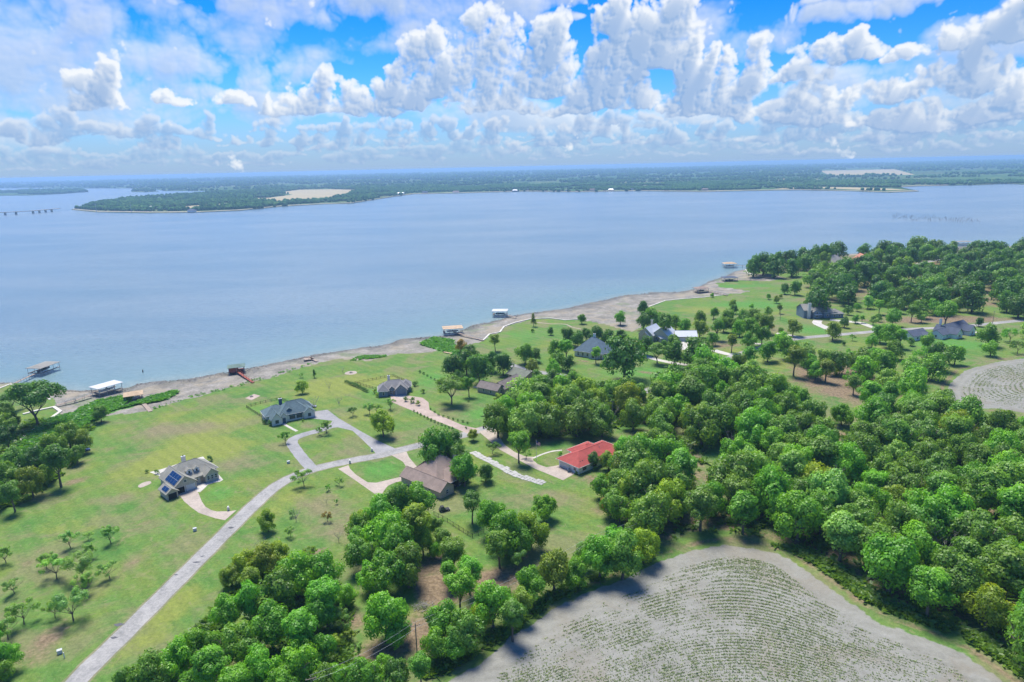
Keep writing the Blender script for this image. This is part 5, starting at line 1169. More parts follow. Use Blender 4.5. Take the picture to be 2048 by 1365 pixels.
    def door(s, f, x, y, w=1.0, h=2.1, mat='wood'):
        d = s.panel('door', f, x, y, .02, w, h, mat, .04)
        mb = MB(); c = s.face(f, x, y, .1); dx, dy = (w * .36, 0) if f[1] == 'y' else (0, w * .36)
        mb.box(c[0] + dx - .04, c[1] + dy - .04, 1.0, c[0] + dx + .04, c[1] + dy + .04, 1.1); mb.build('handle', M_['steel'], d)
    def garage(s, f, x, y, w=2.8, h=2.2, mat='garage', open_=False):
        g = s.panel('garage_door', f, x, y, .02, w, h, 'dark' if open_ else mat, .04)  # when open, a dark panel paints the shade inside the garage
        if not open_:
            for k in range(4): s.panel('panel', f, x, y, .06 + k * h / 4, w * .95, h / 4 - .06, mat, .085, g, .04)
        fr = MB(); c = s.face(f, x, y, .07)
        for u in (-w / 2 - .1, w / 2 + .1):
            if f[1] == 'y': fr.box(c[0] + u - .08, c[1] - .06, 0, c[0] + u + .08, c[1] + .06, h + .15)
            else: fr.box(c[0] - .06, c[1] + u - .08, 0, c[0] + .06, c[1] + u + .08, h + .15)
        fr.build('garage_frame', M_['trim'], s.root)
    def chimney(s, x, y, w, d, z0, z1, mat='whiteb'):
        mb = MB().box(x - w / 2, y - d / 2, z0, x + w / 2, y + d / 2, z1); c = mb.build('chimney', M_[mat], s.root)
        MB().box(x - w / 2 - .1, y - d / 2 - .1, z1, x + w / 2 + .1, y + d / 2 + .1, z1 + .15).build('chimney_cap', M_['steel'], c)
        MB().tube([(x, y, z1 + .15), (x, y, z1 + .6)], [.18, .16], 8).build('flue', M_['dark'], c)
    def dormer(s, x, y, z, w, roof, wallm='whiteb', d=2.6):
        mb = MB(); mb.add([(x - w / 2, y, z), (x + w / 2, y, z), (x + w / 2, y, z + 1.2), (x, y, z + 1.9), (x - w / 2, y, z + 1.2), (x - w / 2, y + d, z), (x + w / 2, y + d, z), (x + w / 2, y + d, z + 1.2), (x, y + d, z + 1.9), (x - w / 2, y + d, z + 1.2)],
                          [(4, 3, 2, 1, 0), (5, 6, 7, 8, 9), (0, 1, 6, 5), (1, 2, 7, 6), (2, 3, 8, 7), (3, 4, 9, 8), (4, 0, 5, 9)])
        o = mb.build('dormer', M_[wallm], s.root)
        rb = MB()
        for sg in (-1, 1):
            A = [(x + sg * (w / 2 + .2), y - .25, z + 1.03), (x + sg * (w / 2 + .2), y + d, z + 1.03), (x, y + d, z + 1.93), (x, y - .25, z + 1.93)]
            rb.hexa(A, [(p[0], p[1], p[2] + .12) for p in A])
        rb.build('dormer_roof', M_[roof], o)
        MB().box(x - .32, y - .06, z + .25, x + .32, y - .01, z + 1.1).build('dormer_window', M_['glass'], o)
    def done(s):
        s.walls.build('wall', s.wm, s.root); return s.root

# 1 cream house with solar panels
x, y = up(351.5, 990.5)
h = House('cream_house', 'cream stone house with blue solar panels and two roof dormers beside the road', 'house', x, y, 47, 'cream')
h.wing(0, 0, 7.6, 13, 2.9, 3.0, 'gable', 'y', 'greybeige'); h.wing(1, 4.5, 17, 14.5, 3.1, 4.0, 'hip', 'x', 'greybeige', lift=.03)
h.wing(11.4, 1.2, 16.2, 8, 2.9, 2.0, 'gable', 'y', 'greybeige', lift=.01); h.wing(7.5, 2.6, 11.5, 7, 2.8, 1.2, 'shed', 'x', 'greybeige', over=.3); h.wing(-3.6, -2.2, 0.1, 4.2, 2.5, 1.3, 'gable', 'y', 'greybeige', lift=.02)
h.garage('-y', 1.9, 0, 2.7, 2.2, open_=True); h.garage('-y', 5.4, 0, 2.7, 2.2)
for wx in (12.4, 13.8, 15.2): h.window('-y', wx, 1.2, .9, .8, 1.5)
h.window('-y', 8.7, 2.6, 1.0, 1.3, 1.2); h.door('-y', 10.6, 2.6, 1.1, 2.2); h.window('-x', 0, 7, 1, 1.2, 1.2); h.window('-y', 3.8, 0, 3.6, .9, .8)
h.panel('garage_door', '-y', -1.75, -2.2, .02, 2.8, 2.1, 'dark', .04)
h.dormer(7.5, 5.2, 3.9, 1.9, 'greybeige', 'white'); h.dormer(10.2, 5.2, 3.9, 1.9, 'greybeige', 'white'); h.chimney(9.5, 14.6, 1.3, .9, 0, 7.3)
def tilted_panel(h, mats, corners, nx, ny):
    A = [Vector(c) for c in corners]
    n = (A[1] - A[0]).cross(A[3] - A[0]).normalized()
    if n.z < 0: n = -n
    pa = MB(); q = [p + n * .10 for p in A]; pa.hexa(q, [p + n * .05 for p in q]); par = pa.build('solar_array', M_['steel'], h.root)
    for i in range(nx):
        for j in range(ny):
            def L_(u, v): return A[0].lerp(A[1], u).lerp(A[3].lerp(A[2], u), v)
            c = [L_((i + .04) / nx, (j + .04) / ny), L_((i + .96) / nx, (j + .04) / ny), L_((i + .96) / nx, (j + .96) / ny), L_((i + .04) / nx, (j + .96) / ny)]
            MB().hexa([p + n * .17 for p in c], [p + n * .20 for p in c]).build('solar_panel', M_['solar'], par)
sl = 3.0 / 3.8
tilted_panel(h, None, [(.15, .6, 2.9 + .15 * sl + .18), (.15, 8.6, 2.9 + .15 * sl + .18), (3.3, 8.6, 2.9 + 3.3 * sl + .18), (3.3, .6, 2.9 + 3.3 * sl + .18)], 4, 2)
tilted_panel(h, None, [(-3.5, -1.6, 2.5 + .1 * .7 + .18), (-3.5, 2.4, 2.5 + .1 * .7 + .18), (-2.1, 2.4, 2.5 + 1.5 * .7 + .18), (-2.1, -1.6, 2.5 + 1.5 * .7 + .18)], 2, 1)
h.done()
# 2 dark blue house
x, y = up(545, 853)
h = House('slate_roofed_house', 'dark blue and white house with a slate blue roof above the looped driveway', 'house', x, y, 31, 'whiteb')
h.wing(0, 0, 4.4, 8, 3.0, 2.6, 'gable', 'y', 'slate'); h.wing(-1.5, 5, 9, 14, 3.2, 3.2, 'hip', 'x', 'slate', lift=.02); h.wing(4, 2.2, 17, 12, 3.2, 4.6, 'hip', 'x', 'slate', lift=.03); h.wing(8, 8, 20, 15, 3.1, 3.4, 'hip', 'x', 'slate')
h.wing(14.5, 1.2, 19.5, 7, 2.9, 2.0, 'gable', 'y', 'slate', lift=.02); h.wing(4.3, .8, 6.6, 4.5, 3.4, 1.3, 'gable', 'y', 'slate', over=.3, lift=.01)
for (f, wx, wy, w_) in (('-y', 2.2, 0, 1.3), ('-y', 17, 1.2, 1.2), ('-y', 9.5, 2.2, 2.4), ('-y', 12.6, 2.2, 2.4), ('-x', -1.5, 9, 1.2)): h.window(f, wx, wy, .9, w_, 1.4, 'darkblue')
h.door('-y', 5.5, .8, 1.4, 2.5, 'darkblue'); h.dormer(8.6, 3.4, 3.9, 2.0, 'slate', 'darkblue', 3.2); h.chimney(7.0, 12.5, 1.4, .9, 2, 8.0, 'darkblue')
h.panel('siding_band', '-y', 11.0, 2.2, 1.5 + .95, 6.2, .75, 'darkblue', .03)
h.done()
# 3 blue brick house
x, y = up(758, 795)
h = House('blue_brick_house', 'slate blue house with grey roof and double garage at the end of the pinkish driveway', 'house', x, y, 10, 'bluew')
h.wing(0, 0, 4.6, 8.5, 2.9, 2.6, 'hip', 'y', 'taupe'); h.wing(1, 2.6, 14.5, 11, 3.0, 3.4, 'hip', 'x', 'taupe', lift=.02); h.wing(8, 0.4, 14, 9, 2.9, 2.7, 'gable', 'y', 'taupe', lift=.01); h.wing(4.8, 1.6, 8.4, 6, 2.9, 1.7, 'gable', 'y', 'taupe')
h.wing(11.5, 5, 16, 12.5, 2.9, 2.4, 'hip', 'y', 'taupe', lift=.03)
h.garage('-y', 11.1, .4, 4.9, 2.3, 'bluew'); h.window('-y', 2.3, 0, .8, .8, 1.6); h.window('-y', 6.0, 1.6, .5, .8, 1.8); h.door('-y', 7.4, 1.6, 1.0, 2.2, 'wood'); h.window('-y', 11, .4, 3.5, .9, .6); h.window('+x', 14, 3.4, .9, 1, 1.4); h.window('+x', 16, 8, .9, 1, 1.4)
h.chimney(5.2, 11.2, 1.2, .9, 0, 7.4, 'whiteb'); h.done()
# 4 brown roofed house
x, y = up(803, 966)
h = House('brown_roofed_house', 'large house under a spreading brown shingle roof with white chimney and dark screened porch', 'house', x, y, -41, 'tanw')
h.wing(0, 0, 20.5, 6.4, 2.9, 2.3, 'gable', 'x', 'brown'); h.wing(.5, 4.0, 14.5, 20, 3.1, 5.2, 'hip', 'y', 'brown', lift=.03); h.wing(9, 7.2, 18.2, 16.4, 2.9, 3.4, 'hip', 'x', 'brown', lift=.01); h.wing(-1, 9, 6, 21, 2.9, 2.7, 'gable', 'y', 'brown', lift=.02); h.wing(8, 15, 15.5, 22, 2.8, 2.4, 'hip', 'x', 'brown')
h.panel('porch_screen', '+x', 18.2, 11.8, .1, 8.6, 2.6, 'dark', .06); h.panel('screen_door', '+x', 18.2, 11.6, .1, 1.0, 2.3, 'trim', .11); h.panel('door_mesh', '+x', 18.2, 11.6, .4, .7, 1.8, 'dark', .15)
for wy in (7.6, 16.0): h.panel('porch_post', '+x', 18.2, wy, 0, .2, 2.8, 'trim', .12)
h.window('+x', 20.5, 3.2, .9, 1.2, 1.5); h.window('-y', 6, 0, .9, 1.2, 1.3); h.window('-y', 15, 0, .9, 1.2, 1.3); h.window('+x', 15.5, 19, .9, 1.4, 1.3); h.panel('garage_door', '-x', -1, 13, 0.02, 4.8, 2.2, 'garage', .05)
h.chimney(10.8, 17.0, 1.3, 1.2, 2.5, 7.9, 'whiteb'); h.done()
# 5 red roofed house
x, y = up(1118, 932)
h = House('red_roofed_house', 'white walled house with a bright red hipped roof left of the olive trees', 'house', x, y, -50, 'white')
h.wing(0, 0, 10.4, 24, 2.9, 2.9, 'hip', 'y', 'red', over=.8); h.wing(-3.2, 8.5, 6, 19, 2.9, 2.2, 'hip', 'y', 'red', over=.8, lift=.02); h.wing(6, 15, 16, 24.5, 2.9, 2.6, 'hip', 'x', 'red', over=.8, lift=.03)
h.garage('-y', 3.4, 0, 5.2, 2.2); h.window('-y', 8.4, 0, 1.0, 1.2, 1.1, 'trim'); h.window('+x', 10.4, 3.0, .9, 2.0, 1.3); h.window('+x', 10.4, 8.5, .6, 2.2, 1.7); h.window('-y', -1.5, 8.5, 1.0, .9, 1.2); h.door('-x', 0, 5.5)
rv = h.root
for k in range(9): MB().box(6.0, 9.4 + k * .85, 5.15, 6.35, 9.9 + k * .85, 5.38).build('roof_vent', M_['steel'], rv)
for k in range(2): MB().box(8.7, 1.8 + k * 1.2, 3.55, 9.2, 2.3 + k * 1.2, 4.15).build('roof_vent', M_['dark'], rv)
h.done()
# 6, 7 ranch and its garage
x, y = up(955, 784)
h = House('ranch_house', 'low brown roofed ranch house under the dark oaks', 'house', x, y, -36, 'tanw')
h.wing(0, 0, 12.5, 6.5, 2.8, 2.2, 'gable', 'x', 'ranch'); h.wing(6.5, 4, 14, 20, 2.8, 2.8, 'gable', 'y', 'ranch', lift=.02); h.wing(13, 12, 19, 18.5, 2.7, 2.0, 'gable', 'x', 'ranch', lift=.03)
h.window('-y', 4, 0, .9, 1.2, 1.2); h.window('-y', 8.5, 0, .9, 1.2, 1.2); h.window('+x', 12.5, 3.2, .6, 1.4, 1.6); h.window('+x', 14, 9, .8, 1.2, 1.3); h.door('+x', 14, 6.6); h.window('+x', 19, 15.2, .8, 1.4, 1.3); h.done()
x, y = up(1016, 757)
h = House('garage_building', 'detached tan garage with olive grey roof behind the ranch house', 'garage', x, y, -48, 'tanw')
h.wing(0, 0, 12.5, 9, 3.0, 2.3, 'gable', 'x', 'olive', over=.9); h.panel('opening', '-y', 3.2, 0, .05, 3.0, 2.4, 'dark', .05); h.window('+x', 12.5, 5.5, .8, 1.0, 1.6); h.window('-y', 9, 0, 1, 1, 1); h.done()
# 8 blue hipped
x, y = up(1149, 712)
h = House('blue_roofed_house', 'stone house under a tall steep blue grey hipped roof behind a slim tree', 'house', x, y, -32, 'whiteb')
h.wing(0, 0, 18, 15, 3.2, 7.4, 'hip', 'x', 'blue', over=.6); h.wing(10, -1.5, 15.5, 5, 3.4, 3.2, 'hip', 'y', 'blue', lift=.02); h.wing(16, 3, 21, 12, 3.0, 3.0, 'hip', 'y', 'blue', lift=.03)
for wx in (2.5, 5.5, 8.5): h.window('-y', wx, 0, .8, 1.0, 1.7)
h.window('-y', 12.7, -1.5, .7, 1.6, 2.2); h.window('+x', 21, 7, .8, 1.2, 1.6); h.door('-y', 17.3, 0 - .0, 1.0, 2.2); h.chimney(9, 8.4, 1.3, 1.0, 7, 12.6, 'white'); h.done()
# 9 white metal roofs
x, y = up(1277, 680)
h = House('metal_roofed_house', 'tan stone house with steep pale metal gable roofs and a red vine', 'house', x, y, -38, 'cream')
h.wing(0, 0, 10, 14, 4.2, 4.4, 'gable', 'y', 'metal'); h.wing(8, 3, 19, 15, 4.4, 4.2, 'gable', 'y', 'metal', lift=.02); h.wing(2, -1, 8, 6, 3.4, 2.6, 'gable', 'y', 'metal', lift=.01)
for wx, wy in ((3.2, -1), (6, -1), (11, 3), (15, 3)): h.window('-y', wx, wy, 1.0, 1.1, 1.6)
h.window('-x', 0, 8, 1, 1.2, 1.6); h.panel('porch_opening', '-y', 13, 3, .1, 2.2, 3.0, 'dark', .05); h.chimney(2, 14.5, 1.3, 1, 0, 10.5, 'cream'); h.done()
x, y = up(1352, 683)
h = House('metal_roofed_garage', 'small stone garage with pale metal roof right of the metal roofed house', 'garage', x, y, -4, 'cream')
h.wing(0, 0, 13, 8, 3.2, 2.7, 'gable', 'x', 'metal'); h.garage('-y', 4, 0, 3); h.window('-y', 9, 0, 1, 1.2, 1.2); h.done()
x, y = up(1322, 686)
h = House('breezeway', 'long low pale metal canopy linking the metal roofed house and its garage', 'canopy', x, y, 18, 'cream')
h.wing(0, 0, 14, 3.2, 2.6, .9, 'shed', 'x', 'metal'); h.window('-y', 5, 0, .9, 1.1, 1.0); h.door('-y', 10, 0); h.done()
# 10 big stone house
x, y = up(1607, 637)
h = House('stone_house', 'big two storey blue grey house with tall stone chimney at the point', 'house', x, y, 2, 'bluew')
h.wing(0, 0, 16, 12, 5.8, 3.4, 'gable', 'x', 'weather'); h.wing(6, -2.5, 11, 6, 5.0, 2.2, 'gable', 'y', 'weather', lift=.02); h.wing(14, -1, 23, 10, 4.0, 3.4, 'hip', 'x', 'weather', lift=.03); h.wing(19, -2, 28, 7, 3.0, 2.8, 'hip', 'x', 'weather', lift=.01)
h.chimney(3.2, -.9, 2.0, 1.6, 0, 11.0, 'whiteb')
for wx, wy, wz in ((5, 0, 1), (5, 0, 3.8), (8.5, -2.5, 1), (8.5, -2.5, 3.4), (12.5, 0, 1), (12.5, 0, 3.9), (17, -1, 1.2), (21.5, -2, 1), (25, -2, 1)): h.window('-y', wx, wy, wz, 1.3, 1.3)
h.panel('porch_roof', '-y', 9, -2.5, 2.9, 5.2, .2, 'trim', .8, t=1.6); h.done()
# 11 white farmhouse
x, y = up(1912, 679)
h = House('white_farmhouse', 'white farmhouse with dark navy gable roofs on the vivid lawn', 'house', x, y, 30, 'white')
h.wing(0, 0, 7, 14, 3.2, 3.2, 'gable', 'y', 'navy'); h.wing(3, 5, 26, 15, 3.4, 3.6, 'gable', 'x', 'navy', lift=.02); h.wing(15, 0, 22, 10, 3.2, 3.0, 'gable', 'y', 'navy', lift=.01); h.wing(-8, 4, 3, 12, 3.0, 2.4, 'gable', 'x', 'navy', lift=.03)
h.window('-y', 3.5, 0, .8, 2.2, 1.5); h.window('-x', -8, 8, 1, 1, 1.2); h.window('-y', -3, 4, 1, 1, 1.2); h.window('-y', 18.5, 0, .8, 1.4, 1.6); h.window('-y', 24, 5, .9, 1, 1.4); h.panel('porch_opening', '-y', 10.5, 5, .1, 5.0, 2.7, 'dark', .05); h.chimney(10, 15.6, 1.4, 1, 0, 8.8, 'white'); h.done()
# 12 outbuilding
x, y = up(1826, 683)
h = House('dark_roofed_outbuilding', 'outbuilding with dark roof and pale walls half hidden by trees left of the farmhouse', 'house', x, y, 24, 'white')
h.wing(0, 0, 14, 9, 3.0, 2.6, 'gable', 'x', 'navy'); h.wing(8, -3, 13, 5, 2.8, 2.0, 'gable', 'y', 'navy', lift=.02); h.window('-y', 4, 0, .9, 1.4, 1.2); h.done()
# far houses at the wooded point
for (px, py, dg, wl, rf, L_, D_, rs, lab, typ) in [
     (1658, 532, 5, 'tanw', 'weather', 20, 18, 7, 'far house with steep grey roof among the dark shore trees', 'hip'),
     (1712, 527, -10, 'cream', 'terra', 15, 14, 6, 'far house with salmon tiled roof among the shore trees', 'gable'),
     (1738, 528, -10, 'cream', 'terra', 10, 9, 3.5, 'small salmon roofed wing right of the salmon tiled house', 'hip'),
     (1912, 512, 4, 'cream', 'weather', 30, 16, 6, 'far house with broad pale tan roof near the right hand shore', 'hip'),
     (1862, 545, -6, 'tanw', 'terra', 20, 13, 4.5, 'far house with low reddish roof below the shore road', 'hip'),
     (1893, 547, 0, 'tanw', 'terra', 14, 9, 3, 'low reddish roofed annex right of the far reddish roof', 'hip')]:
    x, y = up(px, py)
    h = House('far_house', lab, 'house', x, y, dg, wl); h.wing(0, 0, L_, D_, 3.4, rs, typ, 'y' if typ == 'gable' else 'x', rf, over=.6)
    for k in range(3): h.window('-y', L_ * (k + .7) / 3.4, 0, .9, 1.4, 1.5)
    h.chimney(L_ * .7, D_ * .5, 1.2, 1.0, 4, 4.6 + rs, 'cream'); h.done()

# ------------------------------------------------------------------ piers and boat houses
def dock(label, roof_px, w, d, deg, rm, rise=1.6, pier=(), pz=.5, pw=1.4, deck_z=.4, roof_z=3.3, typ='hip', boat=None, shed=None, rails=True, pmat='wood', deckmat='wood'):
    x, y = up(roof_px[0], roof_px[1], roof_z + rise * .4); root = empty('boat_dock', (x, y, 0), R(deg), label, 'boat dock')
    MB().box(-w / 2, -d / 2, deck_z - .18, w / 2, d / 2, deck_z).build('deck', M_[deckmat], root)
    if boat: # open slip
        root.children[0].data = MB().box(-w / 2, -d / 2, deck_z - .18, w / 2, -d / 2 + 1.3, deck_z).box(-w / 2, d / 2 - 1.3, deck_z - .17, w / 2, d / 2, deck_z + .01).box(-w / 2, -d / 2 + 1.3, deck_z - .16, -w / 2 + 1.3, d / 2 - 1.3, deck_z + .02).mesh('deck', M_[deckmat])
    nx = 4 if w > 9 else 3
    for i in range(nx):
        for sy in (-1, 1):
            px_ = -w / 2 + .25 + i * (w - .5) / (nx - 1)
            MB().tube([(px_, sy * (d / 2 - .2), -4.2), (px_, sy * (d / 2 - .2), roof_z)], [.13, .13], 6).build('post', M_['steel'], root)
    o = .5
    if rm:
        rb = MB(); X0, Y0, X1, Y1 = -w / 2 - o, -d / 2 - o, w / 2 + o, d / 2 + o
        if typ == 'hip':
            k = min(w, d) / 2
            v = [(X0, Y0, roof_z), (X1, Y0, roof_z), (X1, Y1, roof_z), (X0, Y1, roof_z), (X0, Y0, roof_z + .15), (X1, Y0, roof_z + .15), (X1, Y1, roof_z + .15), (X0, Y1, roof_z + .15), (X0 + k, 0, roof_z + rise), (X1 - k, 0, roof_z + rise + .001)]
            rb.add(v, [(3, 2, 1, 0), (0, 1, 5, 4), (1, 2, 6, 5), (2, 3, 7, 6), (3, 0, 4, 7), (4, 5, 9, 8), (5, 6, 9), (6, 7, 8, 9), (7, 4, 8)])
        else:
            rb.box(X0, Y0, roof_z, X1, Y1, roof_z + .2)
        ro = rb.build('roof', M_[rm], root)
        if typ != 'hip':
            for sy in (-1, 1): MB().box(X0, sy * d / 2 - .05, roof_z + 1.15, X1, sy * d / 2 + .05, roof_z + 1.25).build('railing', M_['steel'], root)
            for i in range(6): MB().box(X0 + .1 + i * (X1 - X0 - .3) / 5, -d / 2 - .04, roof_z + .2, X0 + .18 + i * (X1 - X0 - .3) / 5, -d / 2 + .04, roof_z + 1.15).build('baluster', M_['steel'], root)
    if shed: MB().box(-w / 2 + .3, -d / 2 + .3, deck_z, w * .1, d / 2 - .4, roof_z - .05).build('storage_room', M_[shed], root)
    if boat:
        b = empty('boat', (x, y, 0), R(deg), *boat)
        L_, B_ = w * .62, 2.3; z0 = deck_z - .2
        hl = MB(); pr = []
        secs = [(-L_ / 2, B_ * .45, 0), (-L_ * .1, B_ * .5, 0), (L_ * .25, B_ * .4, .05), (L_ * .42, B_ * .2, .15), (L_ / 2, .05, .3)]
        for (sx, hb, zr) in secs: pr.append([(sx, -hb, z0 + 1.0 + zr), (sx, -hb * .6, z0 + .15 + zr), (sx, 0, z0 + zr), (sx, hb * .6, z0 + .15 + zr), (sx, hb, z0 + 1.0 + zr)])
        vs = [p for r in pr for p in r]; fs = []
        for i in range(len(pr) - 1):
            for k in range(4): fs.append((i * 5 + k, (i + 1) * 5 + k, (i + 1) * 5 + k + 1, i * 5 + k + 1))
            fs.append((i * 5 + 4, (i + 1) * 5 + 4, (i + 1) * 5, i * 5))
        fs.append((0, 1, 2, 3, 4)); hl.add(vs, fs); hl.build('hull', M_['darkblue'] if boat[0].startswith('dark') else M_['white'], b)
        MB().hexa([(-.4, -.7, z0 + 1.0), (.5, -.6, z0 + 1.0), (.5, .6, z0 + 1.0), (-.4, .7, z0 + 1.0)], [(-.1, -.6, z0 + 1.6), (.1, -.5, z0 + 1.6), (.1, .5, z0 + 1.6), (-.1, .6, z0 + 1.6)]).build('windscreen', M_['glass'], b)
    if pier:
        P = ups(pier, pz); pr_ = empty('pier', (P[0][0], P[0][1], 0), 0, pier_label(label), 'pier'); O = P[0]
        mb = MB()
        for a, c in zip(P[:-1], P[1:]):
            dv = c - a; L_ = np.linalg.norm(dv); dv /= L_; n = np.array([-dv[1], dv[0]]) * pw / 2
            q = [a + n - O, a - n - O, c - n - O, c + n - O]; mb.hexa([(u, v, pz - .15) for u, v in q], [(u, v, pz) for u, v in q])
            k = max(int(L_ / 4), 2)
            for i in range(k + 1):
                p = a + dv * L_ * i / k - O
                for sg in (-1, 1):
                    e = p + sg * n * .98; MB().tube([(e[0], e[1], -4), (e[0], e[1], pz + (1.0 if rails else .02))], [.09, .09], 5).build('post', M_['steel'] if pmat != 'redwood' else M_['redwood'], pr_)
            if rails:
                for sg in (-1, 1):
                    g = n * sg * .98; MB().tube([(*(a + g - O), pz + .95), (*(c + g - O), pz + .95)], [.05, .05], 4).build('handrail', M_['steel'] if pmat != 'redwood' else M_['redwood'], pr_)
        mb.build('walkway', M_[pmat], pr_)
    return root
def pier_label(l): return 'walkway pier leading to the ' + l.split(' over')[0].split(' standing')[0].split(' beside')[0]
def ang(a, b, z=.5):
    p, q = up(*a, z), up(*b, z); return math.degrees(atan2(q[1] - p[1], q[0] - p[0]))
a1 = ang((28, 768), (118, 735))
dock('grey roofed boat dock over open water at far left', (86, 729), 14, 9, a1, 'weather', 1.3, [(28, 767), (60, 752), (84, 742)], .6, boat=('dark covered boat hanging under the grey dock roof at far left', 'boat'))
a2 = ang((112, 810), (235, 775))
dock('white roofed boat dock standing at the mud beach', (212, 769), 12.5, 7.5, a2, 'whiteroof', .6, [(112, 811), (150, 801), (183, 790)], .9, roof_z=3.6, deck_z=.6, boat=('white boat under the white dock roof by the beach', 'boat'))
dock('tan hipped boat shelter beside the green reeds', (266, 786), 8, 7.5, 28, 'tan', 1.4, [(274, 791), (288, 808), (301, 823)], .25, rails=False, deck_z=-.3, roof_z=2.4, pw=1.9, boat=('small pale boat under the tan shelter by the reeds', 'boat'))
a4 = ang((472, 741), (505, 766))
dock('green roofed red shed dock standing at the waterline', (472, 731), 8.5, 7, 20, 'green', 1.3, [(475, 743), (490, 754), (506, 765)], .5, deck_z=.3, roof_z=2.8, shed='redwood', pmat='redwood', deckmat='redwood')
dock('small roofless jetty head beside the bare mud', (617, 715), 6, 5, 20, None, 0, [(618, 714), (634, 723)], .4, rails=False, roof_z=1.2)
dock('tan roofed two level boat dock over the bay', (905, 655), 13, 9, 10, 'tan', .3, [(908, 664), (935, 672), (967, 681)], .5, typ='flat', roof_z=3.3, boat=('white boat in the tan roofed two level dock', 'boat'))
dock('lone pale roofed boat dock standing out in the water', (1000, 620), 11, 8, -5, 'whiteroof', .9, [(1008, 629), (1020, 632), (1032, 634)], .6, roof_z=3.4, deckmat='tan', boat=('dark boat under the lone dock out in the water', 'boat'))
dock('brownish red roofed boat dock beside the sandy point', (1402, 575), 11, 8, 20, 'brown', 1.5, [(1408, 580), (1430, 585), (1455, 591)], .6, boat=('dark boat under the brownish red dock roof', 'boat'))
dock('dark roofed boat dock beside the green point', (1459, 554), 13, 9, 0, 'navy', 1.3, [(1470, 559), (1500, 560), (1531, 559)], .6, boat=('dark boat under the dark dock roof at the point', 'boat'))
dock('tan roofed boat dock over water beyond the point', (1459, 526), 13, 9, 0, 'tan', 1.6, [(1467, 531), (1485, 532), (1500, 533)], .6, boat=('white boat in the farthest tan roofed dock', 'boat'))
dock('brownish dock half hidden behind the far shore tree', (1529, 518), 12, 9, 0, 'brown', 1.2, boat=None)
dock('faint grey dock beyond the right hand wood', (1927, 483), 18, 9, 0, 'weather', 1.2)
# low platform on the reeds
x, y = up(886, 706)
b = empty('wooden_platform', (x, y, 0), R(-38), 'long weathered wooden platform on the grass by the green reeds', 'platform')
for k in range(6): MB().box(k * 1.1, 0, .35, k * 1.1 + 1.05, 1.5, .45).build('plank', M_['tan'], b)
for k in range(4): MB().box(k * 2, .2, 0, k * 2 + .15, 1.3, .348).build('leg', M_['wood'], b)

# ------------------------------------------------------------------ fences, poles and wires
def fence(label, pts, hgt=1.3, mat='black', step=2.2, npk=6):
    P = ups(pts); O = P[0]; root = empty('fence', (O[0], O[1], 0), 0, label, 'fence')
    for a, c in zip(P[:-1], P[1:]):
        dv = c - a; L_ = np.linalg.norm(dv); dv /= L_; k = max(1, int(L_ / step))
        for z in (.2, hgt - .12): MB().tube([(*(a - O), z), (*(c - O), z)], [.035, .035], 4).build('rail', M_[mat], root)
        pk = MB()
        for i in range(k + 1):
            p = a + dv * L_ * i / k - O; MB().box(p[0] - .06, p[1] - .06, 0, p[0] + .06, p[1] + .06, hgt + .1).build('post', M_[mat], root)
        for i in range(int(L_ / .3)):
            p = a + dv * .3 * (i + .5) - O; pk.box(p[0] - .015, p[1] - .015, .1, p[0] + .015, p[1] + .015, hgt)
        o = pk.build('picket', M_[mat], root); o['kind'] = 'stuff'
fence('black metal fence around the yard left of the slate roofed house', [(528, 838), (493, 816), (521, 808), (553, 801), (562, 800), (575, 806)])
fence('black fence enclosing the yard behind the blue brick house', [(757, 781), (710, 768), (745, 761), (786, 753), (826, 770), (830, 776)])
fence('black iron fence below the brown roofed house', [(868, 1031), (895, 1045), (918, 1060), (945, 1077), (968, 1066)], 1.5)
def pole(px, py, h_, label):
    x, y = up(px, py); r = empty('utility_pole', (x, y, 0), R(20), label, 'utility pole')
    MB().tube([(0, 0, 0), (0, 0, h_)], [.16, .10], 8).build('post', M_['pole'], r)
    MB().box(-1.1, -.06, h_ - .7, 1.1, .06, h_ - .58).build('crossarm', M_['pole'], r)
    for k in (-1, 0, 1): MB().tube([(k * .95, 0, h_ - .58), (k * .95, 0, h_ - .40)], [.06, .05], 6).build('insulator', M_['steel'], r)
    return Vector((x, y, h_ - .42))
pl = [pole(835, 1318, 9.5, 'utility pole in the tree row at the left of the near field'), pole(1187, 1132, 9.5, 'utility pole in the tree row by the vacant lot corner'), pole(1395, 1035, 9.5, 'utility pole at the edge of the dense wood'),
      pole(630, 1430, 9.5, 'utility pole at the bottom edge of the photo')]
def wire(a, b, k, label):
    d = (b - a); n = Vector((-d.y, d.x, 0)).normalized() * k * .9; pts = []
    for i in range(17):
        t = i / 16; p = a.lerp(b, t) + n; p.z -= 4 * 1.2 * t * (1 - t); pts.append(p)
    o = MB().tube(pts, [.022] * 17, 4).build('power_line', M_['steel']); tag(o, label, 'power line', 'power lines over the tree row')
for (i, j, w_) in ((3, 0, 'near the bottom edge'), (0, 1, 'along the tree row by the field'), (1, 2, 'across the corner of the vacant lot')):
    for k in (-1, 1): wire(pl[i], pl[j], k, 'thin power line ' + w_ + (', left strand' if k < 0 else ', right strand'))
x, y = up(2024, 647); 
for (px, py, l) in ((1985, 648, 'far roadside utility pole below the right hand wood'), (1560, 640, 'far utility pole in the park trees')): pole(px, py, 9, l)

